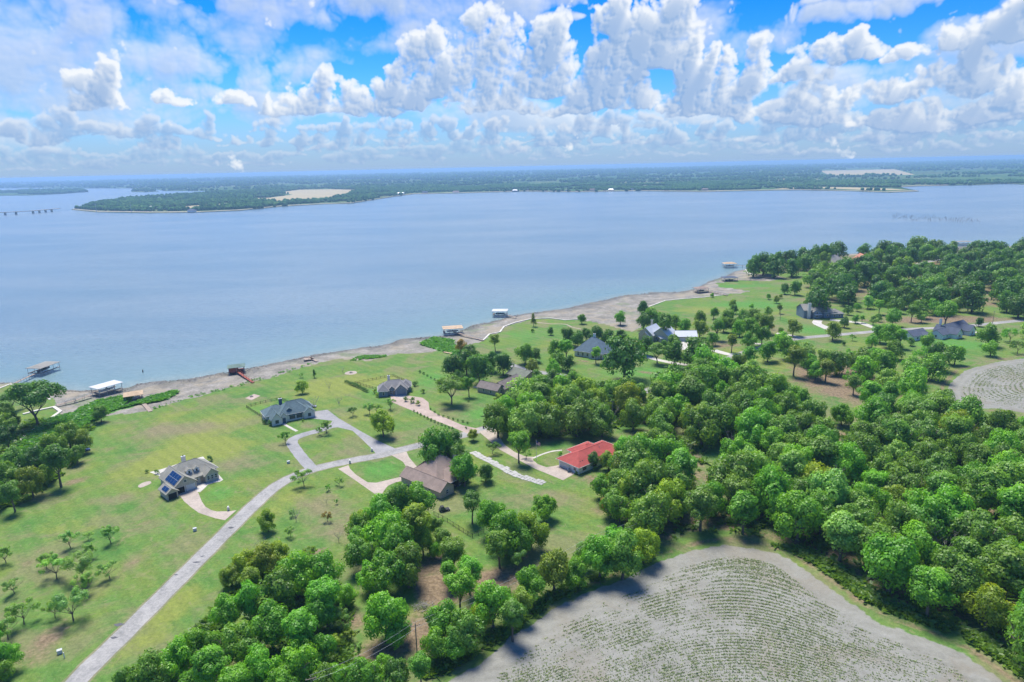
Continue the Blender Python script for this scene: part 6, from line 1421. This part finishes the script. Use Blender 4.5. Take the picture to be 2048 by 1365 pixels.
# ------------------------------------------------------------------ vehicles and small things
def car(px, py, deg, label, body='black', kind='sedan', L_=4.6, W_=1.85, open_top=False):
    x, y = up(px, py); r = empty('parked_car' if kind != 'utv' else 'utility_vehicle', (x, y, 0), R(deg), label, 'car' if kind != 'utv' else 'utility vehicle')
    if body not in M_: M_[body] = simple('car_paint_' + body, {'navy_car': (.03, .06, .16), 'silver_car': (.45, .46, .47), 'white_car': (.7, .7, .7), 'slate_car': (.10, .14, .18)}[body], .3, .05, 1, .3, .5)
    l, w = L_ / 2, W_ / 2; hh = .75 if kind != 'suv' else .95; top = 1.42 if kind == 'sedan' else 1.8
    b = MB(); b.hexa([(-l, -w, .28), (l, -w, .28), (l, w, .28), (-l, w, .28)], [(-l + .05, -w + .04, hh), (l - .15, -w + .04, hh - .08), (l - .15, w - .04, hh - .08), (-l + .05, w - .04, hh)])
    b.build('body', M_[body], r)
    c0, c1 = (-l + .55, l - 1.3) if kind == 'sedan' else (-l + .08, l - 1.35)
    MB().hexa([(c0, -w + .08, hh - .02), (c1, -w + .08, hh - .05), (c1, w - .08, hh - .05), (c0, w - .08, hh - .02)], [(c0 + .5, -w + .25, top - .06), (c1 - .7, -w + .25, top - .06), (c1 - .7, w - .25, top - .06), (c0 + .5, w - .25, top - .06)]).build('glass_house', M_['glass'], r)
    MB().box(c0 + .48, -w + .22, top - .06, c1 - .68, w - .22, top).build('roof', M_[body], r)
    for sx in (-1, 1):
        for sy in (-1, 1):
            wh = MB().tube([(sx * l * .62, sy * (w - .22), .33), (sx * l * .62, sy * (w + .01), .33)], [.33, .33], 10).build('wheel', M_['rubber'], r)
            MB().tube([(sx * l * .62, sy * (w + .005), .33), (sx * l * .62, sy * (w + .03), .33)], [.19, .19], 8).build('rim', M_['steel'], wh)
    for sy in (-1, 1): MB().box(l - .12, sy * w * .7 - .16, .55, l - .03, sy * w * .7 + .16, .68).build('headlight', M_['trim'], r)
    return r
car(822, 951, 16, 'dark slate sedan parked at the edge of the brown roofed house', 'slate_car')
car(606, 809, 60, 'black pickup shaped vehicle behind the slate roofed house', 'black', 'suv', 5)
car(607, 818, 10, 'silver vehicle just below the black one by the slate roofed house', 'silver_car', 'sedan', 4)
car(168, 903, 40, 'blue car parked under the trees at the left edge', 'navy_car')
car(889, 1022, 20, 'black utility vehicle parked against the brown house corner', 'black', 'utv', 3.6, 1.7)
car(624, 815, 5, 'low silver trailer beside the bare tree', 'silver_car', 'sedan', 4.2, 1.9)
x, y = up(1073, 922); fl = empty('flagpole', (x, y, 0), 0, 'white flagpole with a drooping flag left of the red roofed house', 'flagpole')
MB().tube([(0, 0, 0), (0, 0, 8.5)], [.08, .05], 8).build('pole', M_['trim'], fl); MB().tube([(0, 0, 8.5), (0, 0, 8.7)], [.10, .06], 8).build('finial', M_['tan'], fl)
FL = []; 
fm, nt, out = new_mat('flag_cloth')
tc = nt.n('ShaderNodeTexCoord').outputs['Object']; sp_ = nt.n('ShaderNodeSeparateXYZ'); nt.link(tc, sp_.inputs[0])
st = nt.math('GREATER_THAN', nt.math('SINE', nt.math('MULTIPLY', sp_.outputs[2], 20.0)), 0.0); cc = nt.mix(st, (.75, .74, .74), (.55, .04, .06))
can = nt.math('MULTIPLY', nt.math('GREATER_THAN', sp_.outputs[2], 7.35), nt.math('LESS_THAN', sp_.outputs[0], 0.75)); cc = nt.mix(can, cc, (.03, .06, .25))
bb = nt.n('ShaderNodeBsdfPrincipled', i_Roughness=.8); nt.link(cc, bb.inputs['Base Color']); nt.link(bb.outputs[0], out.inputs[0])
fv = []; ff = []
for i in range(9):
    for j in range(5): u = i / 8; v = j / 4; fv.append((.08 + u * 1.5, .16 * sin(u * 9 + v * 2), 8.2 - v * 1.4 - u * .9))
for i in range(8):
    for j in range(4): ff.append((i * 5 + j, i * 5 + j + 1, (i + 1) * 5 + j + 1, (i + 1) * 5 + j))
me = bpy.data.meshes.new('flag'); me.from_pydata(fv, [], ff); me.materials.append(fm); link_obj('flag', me, fl)
def mailbox(px, py, label):
    x, y = up(px, py); r = empty('mailbox', (x, y, 0), R(15), label, 'mailbox')
    MB().box(-.35, -.3, 0, .35, .3, 1.1).build('pillar', M_['whiteb'], r); MB().box(-.2, -.36, 1.1, .2, .34, 1.45).build('box', M_['trim'], r)
for (px, py, l) in ((744, 903, 'white mailbox at the right mouth of the looped driveway'), (700, 927, 'white mailbox at the drive below the road'), (457, 1021, 'stone mailbox where the cream house drive meets the road'), (987, 853, 'white mailbox by the road near the wood'), (986, 864, 'white mailbox at the red roofed house drive')): mailbox(px, py, l)
x, y = up(967, 857); r = empty('waste_bin', (x, y, 0), 0, 'dark waste bin standing at the road junction', 'bin')
MB().hexa([(-.25, -.3, .05), (.25, -.3, .05), (.25, .3, .05), (-.25, .3, .05)], [(-.32, -.38, 1.0), (.32, -.38, 1.0), (.32, .38, 1.0), (-.32, .38, 1.0)]).build('body', M_['black'], r); MB().box(-.34, -.4, 1.0, .34, .42, 1.08).build('lid', M_['black'], r)
x, y = up(1137, 944); r = empty('waste_bin', (x, y, 0), 0, 'blue waste bin on the concrete before the white garage wall', 'bin')
MB().hexa([(-.4, -.4, .05), (.4, -.4, .05), (.4, .4, .05), (-.4, .4, .05)], [(-.5, -.5, 1.1), (.5, -.5, 1.1), (.5, .5, 1.1), (-.5, .5, 1.1)]).build('body', M_['bluew'], r); MB().box(-.52, -.52, 1.1, .52, .54, 1.2).build('lid', M_['darkblue'], r)
for (px, py, l) in ((577, 927, 'small grey utility box on the lawn left of the road bend'), (120, 1307, 'white utility box on the lower left meadow'), (390, 1062, 'small white stake box beside the road below the cream house')):
    x, y = up(px, py); r = empty('utility_box', (x, y, 0), R(30), l, 'utility box'); MB().box(-.5, -.4, 0, .5, .4, .9).build('cabinet', M_['garage'], r); MB().box(-.55, -.45, .9, .55, .45, .98).build('lid', M_['steel'], r)
x, y = up(129, 1316); r = empty('marker_post', (x, y, 0), 0, 'short white marker post right of the white utility box', 'marker post'); MB().box(-.08, -.08, 0, .08, .08, 1.3).build('post', M_['trim'], r); MB().box(-.11, -.11, 1.3, .11, .11, 1.4).build('cap', M_['steel'], r)
# fire pits and play sand
x, y = up(520, 795); flat('sand_pit', [(490, 797), (508, 788.5), (521, 792), (503, 801)], .03, PINKD)
flat('sand_pit', [(689, 748), (694, 744), (702, 742.5), (711, 743), (714, 746), (709, 749), (699, 750)], .03, TAND, spline=3)
for (px, py, l) in ((503, 794, 'round stone fire ring on the square sand pit'), (702, 746, 'round stone fire ring in the oval sand pit')):
    x, y = up(px, py); r = empty('fire_ring', (x, y, 0), 0, l, 'fire pit')
    for k in range(10):
        a_ = k * .628; mb = MB(); mb.hexa([(cos(a_ + t) * q, sin(a_ + t) * q, .03) for t, q in ((-.28, .6), (.28, .6), (.28, .95), (-.28, .95))], [(cos(a_ + t) * q, sin(a_ + t) * q, .5) for t, q in ((-.27, .62), (.27, .62), (.27, .92), (-.27, .92))]); mb.build('stone', M_['cream'], r)
    MB().tube([(0, 0, .03), (0, 0, .12)], [.55, .5], 10).build('ash_bed', M_['dark'], r)
flat('sand_pit', [(276, 972), (288, 965), (300, 963), (302, 967), (290, 973), (280, 976)], .03, TAND, spline=3)
# broken concrete strip on the vacant lot
x, y = up(946, 904); st = empty('broken_concrete_strip', (x, y, 0), 0, 'ragged pale strip of broken concrete slabs down the vacant lot', 'concrete strip'); O = np.array([x, y])
SP = catmull(ups([(946, 904), (962, 914), (985, 925), (1005, 936), (1030, 949), (1052, 957), (1070, 962), (1088, 968)]), 3); rb = random.Random(4); STRIPM = asphalt('bleached_concrete', (.52, .50, .45), (.42, .41, .37), (.26, .26, .22))
for i in range(len(SP) - 1):
    a_, c_ = SP[i], SP[i + 1]; d_ = (c_ - a_); L_ = np.linalg.norm(d_); d_ = d_ / L_; n_ = np.array([-d_[1], d_[0]])
    for q in range(2):
        lo = (-1.5 if q == 0 else .05) + rb.uniform(-.25, .0) * (1 - q); hi = (.0 if q == 0 else 1.5 + rb.uniform(-.4, .5)); g = .06
        pts = [a_ + d_ * g + n_ * lo, c_ - d_ * g + n_ * (lo + rb.uniform(-.2, .2)), c_ - d_ * g + n_ * hi, a_ + d_ * g + n_ * (hi + rb.uniform(-.3, .3))]
        z = rb.uniform(.08, .14); MB().hexa([(*(p - O), 0) for p in pts], [(*(p - O), z + rb.uniform(0, .03)) for p in pts]).build('slab', STRIPM, st)

# ------------------------------------------------------------------ shrubs
SHR = [crown_mesh('shrub_foliage', 300 + k, 420, .22, 'round') for k in range(3)]
def shrub(px, py, r, label, group=None, tint='n', stem=True):
    x, y = up(px, py); o = empty('shrub', (x, y, 0), float(rt.uniform(0, 6)), label, 'shrub', group)
    c = link_obj('foliage', SHR[int(rt.integers(0, 3))], o); c.scale = (r, r, r * .9); c.location = (0, 0, r * .75); t = TINT[tint]; c.color = (*t, 1)
    return o
def row(pts, n, r, lab, grp, tint='n'):
    P = pts; 
    seg = [0]
    for a, b in zip(P[:-1], P[1:]): seg.append(seg[-1] + math.hypot(b[0] - a[0], b[1] - a[1]))
    for i in range(n):
        t = seg[-1] * i / (n - 1); k = max(j for j in range(len(seg) - 1) if seg[j] <= t + 1e-6); u = (t - seg[k]) / (seg[k + 1] - seg[k])
        shrub(P[k][0] + (P[k + 1][0] - P[k][0]) * u, P[k][1] + (P[k + 1][1] - P[k][1]) * u, r * rt.uniform(.8, 1.2), lab + ', ' + ordinal(i, n), grp, tint)
row([(828, 824), (862, 842), (905, 860)], 12, .75, 'small clipped shrub on the lower edge of the pinkish driveway', 'shrubs along the lower driveway edge', 'd')
row([(861, 820), (878, 832), (935, 848)], 9, .75, 'small clipped shrub on the upper edge of the pinkish driveway', 'shrubs along the upper driveway edge', 'd')
row([(692, 766), (715, 775), (734, 785)], 11, 1.2, 'dark hedge bush beside the blue brick house yard', 'hedge row left of the blue brick house', 'k')
row([(840, 746), (860, 756), (884, 768)], 7, .9, 'small dark conifer bush on the lawn slope', 'bush line right of the blue brick house', 'k')
for (px, py, r, l, t) in ((531, 848, 1.5, 'dark bush at the left front corner of the slate roofed house', 'k'), (541, 851, 1.7, 'bluish bush before the white gable of the slate house', 'd'), (575, 842, 1.2, 'low bush by the slate house entrance', 'n'), (606, 844, .8, 'small bush at the right end of the slate house', 'n'),
                          (750, 787, 1.6, 'yellowish bush at the left wall of the blue brick house', 'y'), (754, 794, 1.3, 'lower yellowish bush at the blue brick house corner', 'y'), (831, 772, 1.8, 'dark bush behind the blue brick garage', 'k'), (846, 787, 1.6, 'isolated flowering bush right of the blue brick house', 'o'),
                          (812, 803, 1.6, 'left bush on the driveway island', 'd'), (825, 806, 1.9, 'middle bush on the driveway island', 'n'), (836, 811, 1.6, 'right bush on the driveway island', 'o'), (420, 922, 1.5, 'dark bush behind the cream house pad', 'k'), (294, 946, .9, 'small dark bush at the left tip of the cream house pad', 'k'),
                          (314, 948, 1.2, 'bush inside the cream house patio', 'n'), (1121, 913, 1.5, 'round green bush at the white house wall under the red roof', 'b'), (937, 804, .8, 'tiny dark bush alone on the ranch lawn', 'k'), (1152, 949, .8, 'low plant at the corner of the red roofed house', 'n'),
                          (1190, 941, 1.1, 'low shrub under the small tree by the red roof', 'n'), (932, 858, .7, 'tiny shrub close to the road junction', 'd')):
    shrub(px, py, r, l, None, t)

# ------------------------------------------------------------------ ground cover that nobody could count
def clumps(name, pts, size, tint_lo, tint_hi, mat, leaf=4, label=None):
    """small upright leafy clumps: a few crossed blades each, joined"""
    n = len(pts); rg = np.random.default_rng(len(pts)); V = []; LV = []
    for k in range(leaf):
        a = rg.uniform(0, 6.28, n); l = size * rg.uniform(.6, 1.3, n); h = size * rg.uniform(.35, .95, n); ox = rg.normal(0, .35, (n, 2)) * size[:, None]
        c = pts + ox; dx, dy = np.cos(a) * l * .5, np.sin(a) * l * .5; tx, ty = rg.normal(0, .7, n) * size, rg.normal(0, .7, n) * size
        q = np.stack([np.column_stack([c[:, 0] - dx, c[:, 1] - dy, h * .1]), np.column_stack([c[:, 0] + dx, c[:, 1] + dy, h * .05]), np.column_stack([c[:, 0] + dx * .7 + tx - dy * .6, c[:, 1] + dy * .7 + ty + dx * .6, h]), np.column_stack([c[:, 0] - dx * .7 + tx - dy * .6, c[:, 1] - dy * .7 + ty + dx * .6, h * 1.05])], 1)
        V.append(q.reshape(-1, 3)); LV.append(np.repeat(rg.uniform(tint_lo, tint_hi, n), 4))
    V = np.vstack(V); me = mesh_np(name, V, np.arange(len(V)).reshape(-1, 4), [mat], False, {'lv': np.concatenate(LV)})
    o = link_obj(name, me, kind='stuff')
    if label: o['label'] = label
    return o
def crop(field, bbox, spacing, label, seed, cap):
    rg = np.random.default_rng(seed); lo, hi = bbox; n = cap * 6
    q = rg.uniform(lo, hi, (n, 2)); q = q[np.abs(q[:, 0]) < q[:, 1] * .80 + 8]
    k = sdf(q, field) > 6.5; q = q[k]
    kk = .12 if spacing > 1 else .05
    d = round_dist(q, field, kk)
    e = .3; gx = (round_dist(q + [e, 0], field, kk) - d) / e; gy = (round_dist(q + [0, e], field, kk) - d) / e
    gn = np.maximum(gx * gx + gy * gy, .2)
    tgt = np.round(d / spacing) * spacing; off = (tgt - d) / gn; q = q + np.stack([gx, gy], 1) * off[:, None] + rg.normal(0,   .13 if spacing < 1 else .3, q.shape)
    ed = sdf(q, field)
    nz = fbm(np.column_stack([q / 9.0, np.zeros(len(q))]), 4, seed=seed) * 1.0 + .5 * fbm(np.column_stack([q / 2.0, np.zeros(len(q))]), 2, seed=seed + 4) + rg.normal(0, .28, len(q))
    k = (nz + np.clip((ed - 14) / 40, -.3, .15) > -.10) & (ed > 6)
    q = q[k][:cap]
    return clumps('crop_plants', q, rg.uniform(.10, .27, len(q)) * (1 if spacing < 1 else 1.25), .35, 1.0, CROPM, 2, label)
CROPM = leaf_mat('crop_leaves', (0.20, 0.28, 0.12), 0.45)
crop(field_a, (np.array([-25., 95.]), np.array([130., 200.])), .55, 'sparse green crop rows curving over the near ploughed field', 3, 52000)
crop(field_b, (field_b.min(0), field_b.max(0)), 1.1, 'curved crop rows on the round field at the right edge', 4, 7000)
def scatter(polys, n, seed, size, label, name, mat, lo=.3, hi=.8, thr=-.3, leaf=4):
    rg = np.random.default_rng(seed); out = []
    for P in polys:
        P = ups(P); a, b = P.min(0), P.max(0); q = rg.uniform(a, b, (n * 3, 2)); q = q[inside(q, P)]
        nz = fbm(np.column_stack([q / 4.0, np.zeros(len(q))]), 3, seed=seed); q = q[nz > thr]; out.append(q[:n])
    q = np.vstack(out); return clumps(name, q, rg.uniform(size * .6, size * 1.4, len(q)), lo, hi, mat, leaf, label)
REED = leaf_mat('reed_leaves', (0.13, 0.36, 0.045), 0.5)
scatter([[(140, 834), (160, 818), (200, 800), (258, 792), (262, 800), (235, 818), (200, 832)], [(235, 818), (300, 795), (350, 782), (356, 785), (330, 800), (270, 812)]], 1800, 5, .8, 'bright green reeds on the mud beside the tan boat shelter', 'reed_bed', REED)
scatter([[(838, 688), (868, 674), (905, 680), (915, 690), (965, 715), (905, 710)]], 1500, 6, .8, 'bright green reeds by the foot of the long pier', 'reed_bed', REED)
scatter([[(45, 890), (95, 842), (140, 832), (195, 838), (150, 862), (90, 905), (30, 920)]], 2600, 7, 1.3, 'thick green thicket below the angled seawall', 'thicket', REED, .1, .6)
scatter([[(300, 822), (370, 800), (430, 785), (500, 768), (600, 738), (640, 726), (640, 722), (560, 744), (480, 768), (380, 792), (300, 818)], [(700, 722), (760, 716), (775, 712), (760, 709), (715, 714)]], 700, 8, .6, 'weeds along the top of the mud beach', 'shore_weeds', REED, .2, .9, .0)
und = leaf_mat('undergrowth_leaves', (0.15, 0.29, 0.03), 0.5)
edge_in = [(780, 1365), (870, 1355), (960, 1310), (1040, 1255), (1100, 1208), (1180, 1172), (1260, 1140), (1330, 1105), (1330, 1090), (1240, 1130), (1150, 1165), (1080, 1200), (1020, 1245), (950, 1290), (860, 1325), (760, 1340)]
edge_r = [(1540, 1090), (1600, 1110), (1660, 1150), (1720, 1195), (1780, 1228), (1870, 1255), (1950, 1290), (2040, 1350), (2100, 1400), (2100, 1370), (1990, 1290), (1900, 1245), (1790, 1205), (1700, 1150), (1620, 1100)]
scatter([edge_in, edge_r], 4500, 9, .9, 'undergrowth along the foot of the tree rows by the field', 'undergrowth', und, .1, .9, -.15)
scatter([WOOD_A], 9000, 10, 1.3, 'undergrowth between the trunks of the dense wood', 'undergrowth', und, .0, .6, -.1)
scatter([[(360, 1300), (470, 1180), (560, 1130), (650, 1130), (700, 1200), (700, 1365), (300, 1365)]], 3500, 12, 1.1, 'undergrowth in the near wood right of the road', 'undergrowth', und, .0, .7, -.1)
scatter([[(0, 900), (60, 840), (190, 850), (150, 930), (60, 1000), (0, 1020)]], 1800, 13, 1.2, 'undergrowth below the trees at the left edge', 'undergrowth', und, .0, .6, -.1)
# brush pile in the clearing
x, y = up(848, 1215); bp_ = MB(); rb = random.Random(3)
for k in range(90):
    a_ = rb.uniform(0, 6.28); r_2 = rb.uniform(0, 3.2); p = Vector((cos(a_) * r_2, sin(a_) * r_2 * .7, rb.uniform(0.05, 1.3) * (1 - r_2 / 3.6))); e = p + Vector((rb.uniform(-1.4, 1.4), rb.uniform(-1.4, 1.4), rb.uniform(-.2, .5))); e.z = max(e.z, .03); bp_.tube([p, e], [.06, .03], 4)
o = bp_.build('brush_pile', DEAD, loc=(x, y, 0)); tag(o, 'pile of dead branches in the dry clearing above the huge bush', 'brush pile')
# far bridge with piers
P = ups([(-260, 440), (-100, 434.5), (0, 431.2), (60, 428), (120, 422.5)], WATER_Z); br = empty('causeway_bridge', (P[0][0], P[0][1], 0), 0, 'long low bridge reaching the peninsula at the far left', 'bridge'); O = P[0]; mb = MB(); W = 9
for a_, c_ in zip(P[:-1], P[1:]):
    d_ = c_ - a_; L_ = np.linalg.norm(d_); d_ /= L_; n_ = np.array([-d_[1], d_[0]]) * W / 2; q = [a_ + n_ - O, a_ - n_ - O, c_ - n_ - O, c_ + n_ - O]; mb.hexa([(u, v, 6.2) for u, v in q], [(u, v, 8.0) for u, v in q])
    for k in range(int(L_ / 28)):
        p = a_ + d_ * 28 * (k + .5) - O; MB().box(p[0] - 2, p[1] - 3, -3, p[0] + 2, p[1] + 3, 6.19).build('pier', M_['cream'], br)
mb.build('bridge_deck', M_['cream'], br)
for (px, py, l) in ((193, 425, 'left tall thin pylon before the peninsula'), (263, 426, 'right tall thin pylon before the peninsula')):
    x, y = up(px, py, WATER_Z); r = empty('pylon', (x, y, 0), 0, l, 'pylon'); MB().tube([(0, 0, -3), (0, 0, 26)], [1.0, .35], 6).build('mast', M_['steel'], r); MB().box(-3.5, -.3, 22, 3.5, .3, 22.8).build('crossarm', M_['steel'], r)
# drowned stumps out in the lake
rg = np.random.default_rng(12); sb = MB()
for k in range(150):
    px_ = rg.uniform(1785, 1960); py_ = rg.normal(434 + (px_ - 1785) * .05, 3.0); x, y = up(px_, py_, WATER_Z); hgt = rg.uniform(.8, 4.5); sb.tube([(x, y, -2), (x + rg.normal(0, .4), y, WATER_Z + hgt)], [.35, .12], 4)
o = sb.build('drowned_stumps', M_['pole']); tag(o, 'field of dead stumps sticking out of the lake at right', None, kind='stuff')
for k, (px, py) in enumerate([(1065, 418), (1200, 443), (1412, 436), (1395, 434), (285, 745)]):
    x, y = up(px, py, WATER_Z); o = MB().tube([(0, 0, -2), (.3, .1, 1.5), (.2, 0, 4.0 if k < 4 else .5)], [.4, .3, .1], 5).build('drowned_snag', M_['pole'], loc=(x, y, WATER_Z)); tag(o, ['lone snag in the middle of the lake left of centre', 'snag in the lake a little nearer than the others', 'right snag of the pair in the lake', 'left snag of the pair in the lake', 'tiny stake in the near water at the left'][k], 'snag')
# houses along the opposite shore
rg = np.random.default_rng(21); FH = [(745, 391.5), (760, 390.5), (802, 388.5), (850, 386.5), (912, 385.5), (865, 382), (1030, 383), (1052, 381), (1136, 382), (1185, 381.5), (1260, 380.5), (1290, 374), (196, 417), (262, 417), (384, 424), (300, 418), (1222, 381.5), (1410, 381), (1640, 362), (1725, 371)]
names = ['leftmost of the pale houses on the opposite shore']
for k, (px, py) in enumerate(sorted(FH)):
    x, y = up(px, py + .6); L_ = rg.uniform(18, 30); D_ = 12; col = ('white', 'cream', 'tanw')[k % 3]; rm = ('weather', 'brown', 'metal', 'navy')[k % 4]
    r = empty('shore_house', (x, y, .3), R(rg.uniform(-25, 25)), 'pale little house on the opposite shore, ' + ordinal(k, len(FH)), 'house', 'houses on the opposite shore')
    MB().box(-L_ / 2, -D_ / 2, 0, L_ / 2, D_ / 2, 5).build('wall', M_[col], r)
    MB().add([(-L_ / 2 - 1, -D_ / 2 - 1, 5), (L_ / 2 + 1, -D_ / 2 - 1, 5), (L_ / 2 + 1, D_ / 2 + 1, 5), (-L_ / 2 - 1, D_ / 2 + 1, 5), (-L_ / 2 + 4, 0, 9), (L_ / 2 - 4, 0, 9)], [(3, 2, 1, 0), (0, 1, 5, 4), (1, 2, 5), (2, 3, 4, 5), (3, 0, 4)]).build('roof', M_[rm], r)

# stones and drift on the mud, thickest at the waterline
rg = np.random.default_rng(31); seg = waterline[(np.abs(waterline[:, 0]) < 330)]; base_ = catmull(seg, 24); q = base_[rg.integers(0, len(base_), 2600)] + rg.normal(0, 1.2, (2600, 2)) + np.abs(rg.normal(0, 3.2, 2600))[:, None] * np.array([0.45, -0.9])
q = q[(sdf(q, land_w) > .2) & (sdf(q, land_g) < -.5)]
v0, f0 = ICO1 = (np.array([(0, 0, 1), (.9, 0, .3), (-.3, .85, .3), (-.6, -.7, .25), (.3, .4, -.5), (-.2, -.3, -.6)]), np.array([(0, 1, 2), (0, 2, 3), (0, 3, 1), (1, 4, 2), (3, 2, 4), (3, 4, 5), (1, 5, 4), (1, 3, 5)]))
dgq = sdf(q, land_g); dwq = sdf(q, land_w); tq = np.clip(-dgq / (-dgq + dwq), 0, 1); V = []; F = []
for k in range(len(q)):
    sz = rg.uniform(.12, .5) * (1.6 if k % 23 == 0 else 1); a_ = rg.uniform(0, 6.28); c_, s_ = cos(a_), sin(a_)
    w = v0 * sz * np.array([rg.uniform(.8, 1.8), 1, rg.uniform(.4, .8)]); w = np.column_stack([w[:, 0] * c_ - w[:, 1] * s_, w[:, 0] * s_ + w[:, 1] * c_, w[:, 2]])
    V.append(w + [q[k][0], q[k][1], WATER_Z * tq[k] ** .9 + .05]); F.append(f0 + 6 * k)
o = link_obj('shore_stones', mesh_np('shore_stones', np.vstack(V), np.vstack(F), [simple('shore_stone', (.30, .28, .24), .95, .25, .8)]), kind='stuff'); o['label'] = 'stones and drift scattered along the waterline of the mud beach'
